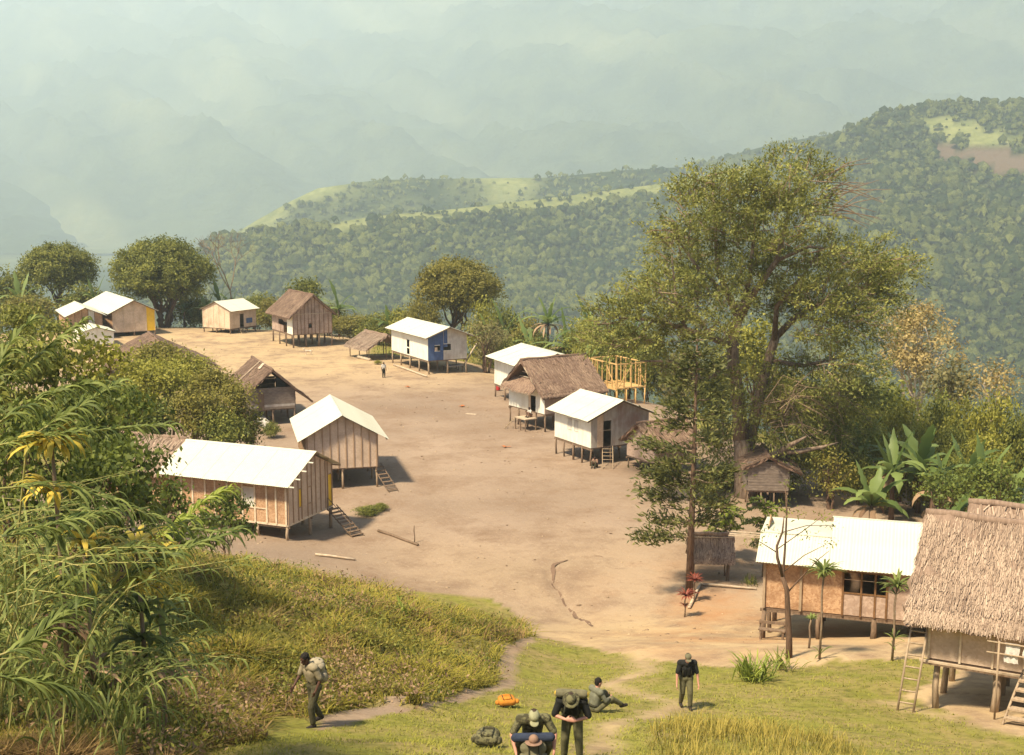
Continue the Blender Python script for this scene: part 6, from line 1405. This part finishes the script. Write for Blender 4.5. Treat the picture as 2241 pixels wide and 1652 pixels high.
def pack(label, loc, R, w, d, h, m, extras=(), name='backpack', roll=None, rollm='packo', ends=None, flat=False):
    """a soft rucksack: R columns = right, back(out), up ; loc = its bottom centre"""
    t = thing(name, label, 'backpack', tuple(loc)); Rm = np.array(R, float)
    def tr(pr): return [(np.array(V) @ Rm.T, F) for V, F in pr]
    body_ = [capsule((-w * .28, 0, d * .5), (w * .28, 0, d * .5), d * .5, d * .5), capsule((-w * .28, 0, h - d * .45), (w * .28, 0, h - d * .45), d * .45, d * .45), ellipsoid((0, 0, h * .5), w * .5, d * .52, h * .46)]
    melt('bag', tr(body_), .014, K_[m], t, 3)
    melt('top_flap', tr([ellipsoid((0, .01, h * .93), w * .46, d * .52, h * .13)]), .014, K_[m], t, 2)
    for sx in (-.52, .52): melt('side_pocket', tr([ellipsoid((w * sx, .0, h * .32), w * .13, d * .32, h * .22)]), .014, K_[m], t, 2)
    melt('front_pocket', tr([ellipsoid((0, d * .52, h * .36), w * .28, d * .16, h * .2)]), .014, K_[m], t, 2)
    for sx in (-.22, .22):
        pts = [v3(w * sx, d * .60, h * .12), v3(w * sx, d * .56, h * .5), v3(w * sx, d * .50, h * .86), v3(w * sx, .02, h * 1.07)]; mb = MB(); mb.tube([p @ Rm.T for p in pts], .012, 5); mb.build('buckle_strap', K_['strap'], t, True)
        pts = [v3(w * sx, -d * .42, h * .9), v3(w * sx * 1.3, -d * .95, h * .8), v3(w * sx * 1.3, -d * .95, h * .45), v3(w * sx, -d * .45, h * .15)]; mb = MB(); mb.tube([p @ Rm.T for p in smooth_line(pts, 9)], .018, 6); mb.build('shoulder_strap', K_['strap'], t, True)
    if roll:
        z = h * 1.12; o = melt('bed_roll', tr([capsule((-roll / 2, 0, z), (roll / 2, 0, z), .085, .085)]), .014, K_[rollm], t, 2)
        if ends:
            for sx in (-1, 1): melt('roll_end', tr([capsule((sx * roll * .5, 0, z), (sx * (roll * .5 + .02), 0, z), .080, .070)]), .014, K_[ends], t, 2)
    return t
def rotz(v, a): c_, s_ = math.cos(a), math.sin(a); v = np.array(v, float); return v3(v[0] * c_ - v[1] * s_, v[0] * s_ + v[1] * c_, v[2])
def on_back(heading, base, at_, lean, s=1.0):
    """pack frame behind a person: right, outwards (back), up along a leaning spine"""
    up = unit(v3(0, math.sin(lean), math.cos(lean))); out = unit(v3(0, -math.cos(lean), math.sin(lean))); R = np.stack([rotz((-1, 0, 0), heading), rotz(out, heading), rotz(up, heading)], 1)
    return np.array(base) + rotz(at_, heading) * s, R
def hd(dx, dy): return math.atan2(dy, dx) - math.pi / 2
STAND = dict(pelvis=(0, 0, .95), chest=(0, .02, 1.25), neck=(0, .03, 1.47), head=(0, .07, 1.60), shL=(-.18, .02, 1.40), shR=(.18, .02, 1.40), hipL=(-.09, 0, .90), hipR=(.09, 0, .90), knL=(-.10, .03, .49), knR=(.10, .03, .49), anL=(-.11, 0, .09), anR=(.11, 0, .09),
             elL=(-.25, .0, 1.13), elR=(.25, .0, 1.13), wrL=(-.27, .08, .88), wrR=(.27, .08, .88))
# walker at left
b1 = G(690, 1592); h1 = hd(-.72, -.70)
pose = dict(STAND, chest=(0, .08, 1.25), neck=(0, .15, 1.45), head=(0, .22, 1.57), shL=(-.18, .11, 1.39), shR=(.18, .11, 1.39), knL=(-.10, .16, .50), anL=(-.10, .12, .10), knR=(.10, -.02, .48), anR=(.10, -.22, .13), elL=(-.27, .02, 1.13), wrL=(-.25, .14, .90), elR=(.26, .18, 1.13), wrR=(.24, .36, .93), face=(0, 1, -.35))
person('man in beige shirt and olive trousers walking down the path with a pack', b1, h1, pose, dict(skin='skind', shirt='khaki', trousers='olived', hair='hair', sleeve=.85), 1.02)
l_, R = on_back(h1, b1, (0, -.16, .98), .18); pack('large pale canvas pack on the back of the walker at left', l_, R, .40, .26, .52, 'packb')
wq = np.array(b1) + rotz((.24, .40, .86), h1) * 1.02; pole('walking_stick', 'short stick held by the walker at left', 'stick', wq, wq + rotz((.02, .16, -.42), h1), .012, 'post', 5)
# walker at right
b2 = G(1500, 1553); h2 = hd(.03, -1)
pose = dict(STAND, chest=(0, .08, 1.24), neck=(0, .15, 1.44), head=(0, .22, 1.56), shL=(-.19, .11, 1.38), shR=(.19, .11, 1.38), elL=(-.28, .16, 1.07), elR=(.28, .16, 1.07), wrL=(-.30, .24, .82), wrR=(.29, .22, .80), knL=(-.10, .12, .50), anL=(-.11, .10, .10), knR=(.10, .02, .48), anR=(.11, -.16, .12), face=(0, 1, -.5))
person('person in black shirt and dark cap walking head bowed toward the camera', b2, h2, pose, dict(skin='skinl', shirt='black', trousers='olive', hat='packo', peak=True, hair='hairb', boot=.85, sleeve=.8), 1.0)
l_, R = on_back(h2, b2, (0, -.14, .86), .2); pack('dark pack on the back of the walker in the black shirt', l_, R, .40, .24, .50, 'black')
# standing man bent over his belt
b3 = G(1252, 1668); h3 = hd(-.12, -1)
pose = dict(STAND, pelvis=(0, -.04, .93), chest=(0, .16, 1.18), neck=(0, .30, 1.32), head=(0, .42, 1.38), shL=(-.20, .24, 1.29), shR=(.20, .24, 1.29), elL=(-.31, .24, 1.00), elR=(.31, .24, 1.00), wrL=(-.10, .38, .98), wrR=(.10, .38, .99), hdL=(.8, .2, .05), hdR=(-.8, .2, .05), hnL=(0, -1, -.2), hnR=(0, -1, -.2), curl=.9, knL=(-.12, .06, .48), anL=(-.14, .0, .09), knR=(.13, .03, .48), anR=(.15, -.06, .09), face=(0, .8, -.75), headup=(0, .6, .8))
person('person in black shirt and camouflage hat bending to fasten a belt', b3, h3, pose, dict(skin='skinl', shirt='black', trousers='olive', hat='camo', brim=True, hair='hairb', sleeve=.9), 1.04)
l_, R = on_back(h3, b3, (0, -.10, .98), .65); pack('big olive pack with yellow ended roll on the bending person', l_, R, .44, .28, .58, 'packo', roll=.46, rollm='packo', ends='yellow')
# kneeling man in front
b4 = G(1165, 1668); h4 = hd(.05, -1)
pose = dict(STAND, pelvis=(0, -.10, .42), chest=(0, .12, .74), neck=(0, .26, .90), head=(0, .37, .98), shL=(-.21, .20, .86), shR=(.21, .20, .86), elL=(-.36, .26, .62), elR=(.36, .26, .62), wrL=(-.33, .42, .40), wrR=(.30, .44, .38), hipL=(-.10, -.08, .38), hipR=(.10, -.08, .38), knL=(-.26, .30, .46), knR=(.26, .30, .46), anL=(-.22, -.02, .10), anR=(.22, -.02, .10), face=(0, .7, -.8), headup=(0, .7, .6), curl=.8)
person('person in sage cap crouching over a dark blue pack', b4, h4, pose, dict(skin='skinl', shirt='camo', trousers='olive', hat='sage', hair='hairb', peak=True, sleeve=.8), 1.08)
fp = np.array(b4) + rotz((0.02, .62, 0), h4); fp[2] = gz(fp[0], fp[1]); Rf = np.stack([rotz((1, 0, 0), h4), rotz((0, .97, .25), h4), rotz((0, -.25, .97), h4)], 1)
t = pack('olive pack with dark blue padded roll in front of the crouching person', fp, Rf, .40, .28, .46, 'packo', roll=.62, rollm='navy', ends='navy')
tp = fp + Rf @ v3(0, .12, .44); o = thing('felt_hat', 'brown felt hat lying on the pack with the blue roll', 'hat', tuple(tp))
melt('crown', [ellipsoid((0, 0, .07), .09, .10, .085)], .012, K_['brown'], o, 2)
melt('brim', [ellipsoid((0, 0, .015), .165, .175, .016)], .010, K_['brown'], o, 2)
# seated man
b5 = G(1300, 1560); h5 = hd(.85, .52)
pose = dict(STAND, pelvis=(0, 0, .13), chest=(0, .05, .44), neck=(0, .10, .64), head=(0, .13, .78), shL=(-.19, .06, .58), shR=(.19, .06, .58), elL=(-.27, .18, .36), elR=(.27, .18, .36), wrL=(-.16, .40, .36), wrR=(.16, .40, .36), hipL=(-.10, .04, .12), hipR=(.10, .04, .12), knL=(-.14, .42, .40), knR=(.16, .44, .32), anL=(-.14, .70, .10), anR=(.16, .78, .09), face=(0, 1, -.2))
person('person in grey green shirt sitting on the grass with back turned', b5, h5, pose, dict(skin='skinl', shirt='greeng', trousers='olive', hair='hair', sleeve=1.7), 1.0)
# packs lying about
fp = G(1112, 1552); t = pack('orange nylon pack lying on the grass behind the crouching person', fp + v3(0, 0, .12), np.stack([v3(.98, .18, 0), v3(0, -.15, 1), v3(-.18, .98, .1)], 1), .50, .20, .36, 'orange')
fp = G(1062, 1640); t = pack('camouflage pack with webbing at the bottom of the picture', fp + v3(0, 0, .10), np.stack([v3(.98, -.18, 0), v3(0.05, -.3, 1), v3(.18, .95, .2)], 1), .50, .26, .42, 'camo')
# villagers far off
b6 = G(840, 827); person('villager in white shirt and dark trousers standing alone in the square', b6, hd(.4, -.9), dict(STAND), dict(skin='skind', shirt='white', trousers='black', hair='hair'), .98, voxel=.022)
b7 = np.array(Nn.world(-.5, .1, 0)); b7[2] = gz(b7[0], b7[1])
SIT = dict(STAND, pelvis=(0, 0, .16), chest=(0, .10, .46), neck=(0, .16, .66), head=(0, .2, .79), shL=(-.17, .12, .60), shR=(.17, .12, .60), elL=(-.25, .24, .40), elR=(.25, .24, .40), wrL=(-.12, .42, .42), wrR=(.12, .42, .42), hipL=(-.10, .04, .15), hipR=(.10, .04, .15), knL=(-.14, .36, .46), knR=(.14, .36, .46), anL=(-.13, .40, .09), anR=(.13, .40, .09))
person('villager in brown crouching at the corner stilt of the plank house', b7, hd(-.5, -.9), SIT, dict(skin='skind', shirt='brown', trousers='olived', hair='hair'), .95, voxel=.02)
b8 = np.array(Lh.world(-.25, 1.68, Lh.zf - .47)); person('villager sitting in the doorway of the big thatched house', b8, hd(-.83, -.55), SIT, dict(skin='skind', shirt='white', trousers='brown', hair='hair'), .95, voxel=.022)

# pale dog crossing the far square
db = G(675, 777); t = thing('dog', 'pale village dog standing in the far part of the square', 'dog', tuple(db), hd(-.9, -.35)); furm = mat('pale_fur', (0.62, 0.52, 0.40), (0.5, 0.40, 0.29), 4, .9)
B = [capsule((0, .26, .50), (0, -.02, .47), .135, .115), capsule((0, 0, .47), (0, -.30, .49), .10, .115), capsule((0, .34, .54), (0, .50, .70), .085, .07), ellipsoid((0, .56, .74), .075, .10, .075), capsule((0, .62, .72), (0, .74, .69), .045, .032), capsule((0, -.40, .53), (0, -.58, .64), .03, .022), capsule((0, -.58, .64), (0, -.62, .78), .022, .012)]
for s in (-1, 1):
    B += [capsule((s * .08, .28, .44), (s * .09, .26, .22), .055, .032), capsule((s * .09, .26, .22), (s * .09, .29, .03), .030, .026), capsule((s * .09, .29, .03), (s * .09, .34, .025), .028, .024), capsule((s * .08, -.30, .46), (s * .10, -.22, .27), .075, .045), capsule((s * .10, -.22, .27), (s * .10, -.37, .18), .040, .028), capsule((s * .10, -.37, .18), (s * .10, -.33, .03), .027, .024), capsule((s * .10, -.33, .03), (s * .10, -.28, .025), .027, .023), capsule((s * .05, .52, .80), (s * .075, .50, .87), .026, .010)]
melt('body', B, .018, furm, t)
# washing on a rail by the near hut
t = thing('washing_line', 'pale cloths hung on a pole rail at the near hut', 'washing', tuple(S_.world(1.9, -.9, 0)), S_.P['a'])
for x_ in (0, 1.8): MB().tube([(x_, 0, S_.ground(1.9 + x_, -.9) - .1), (x_, 0, S_.zf + 1.1)], .03, 6).build('post', M['postl'], t, True)
for z_ in (.75, 1.05): MB().tube([(-.3, 0, S_.zf + z_), (2.1, 0, S_.zf + z_)], .022, 6).build('rail', M['postl'], t, True)
for k, (x_, w_, hh_) in enumerate(((.15, .35, .55), (.6, .45, .42), (1.15, .4, .6))):
    V = []; n = 8
    for j in range(7):
        for i in range(n + 1): V.append((x_ + w_ * i / n + .02 * math.sin(j + k), .035 + .03 * math.sin(i * 1.9 + k) * j / 6, S_.zf + 1.07 - hh_ * j / 6))
    F = [(j * (n + 1) + i, j * (n + 1) + i + 1, (j + 1) * (n + 1) + i + 1, (j + 1) * (n + 1) + i) for j in range(6) for i in range(n)]
    o = MB().add(V, F).build('cloth', K_['white'], t, True)

bpy.data.scenes.remove(WORK)
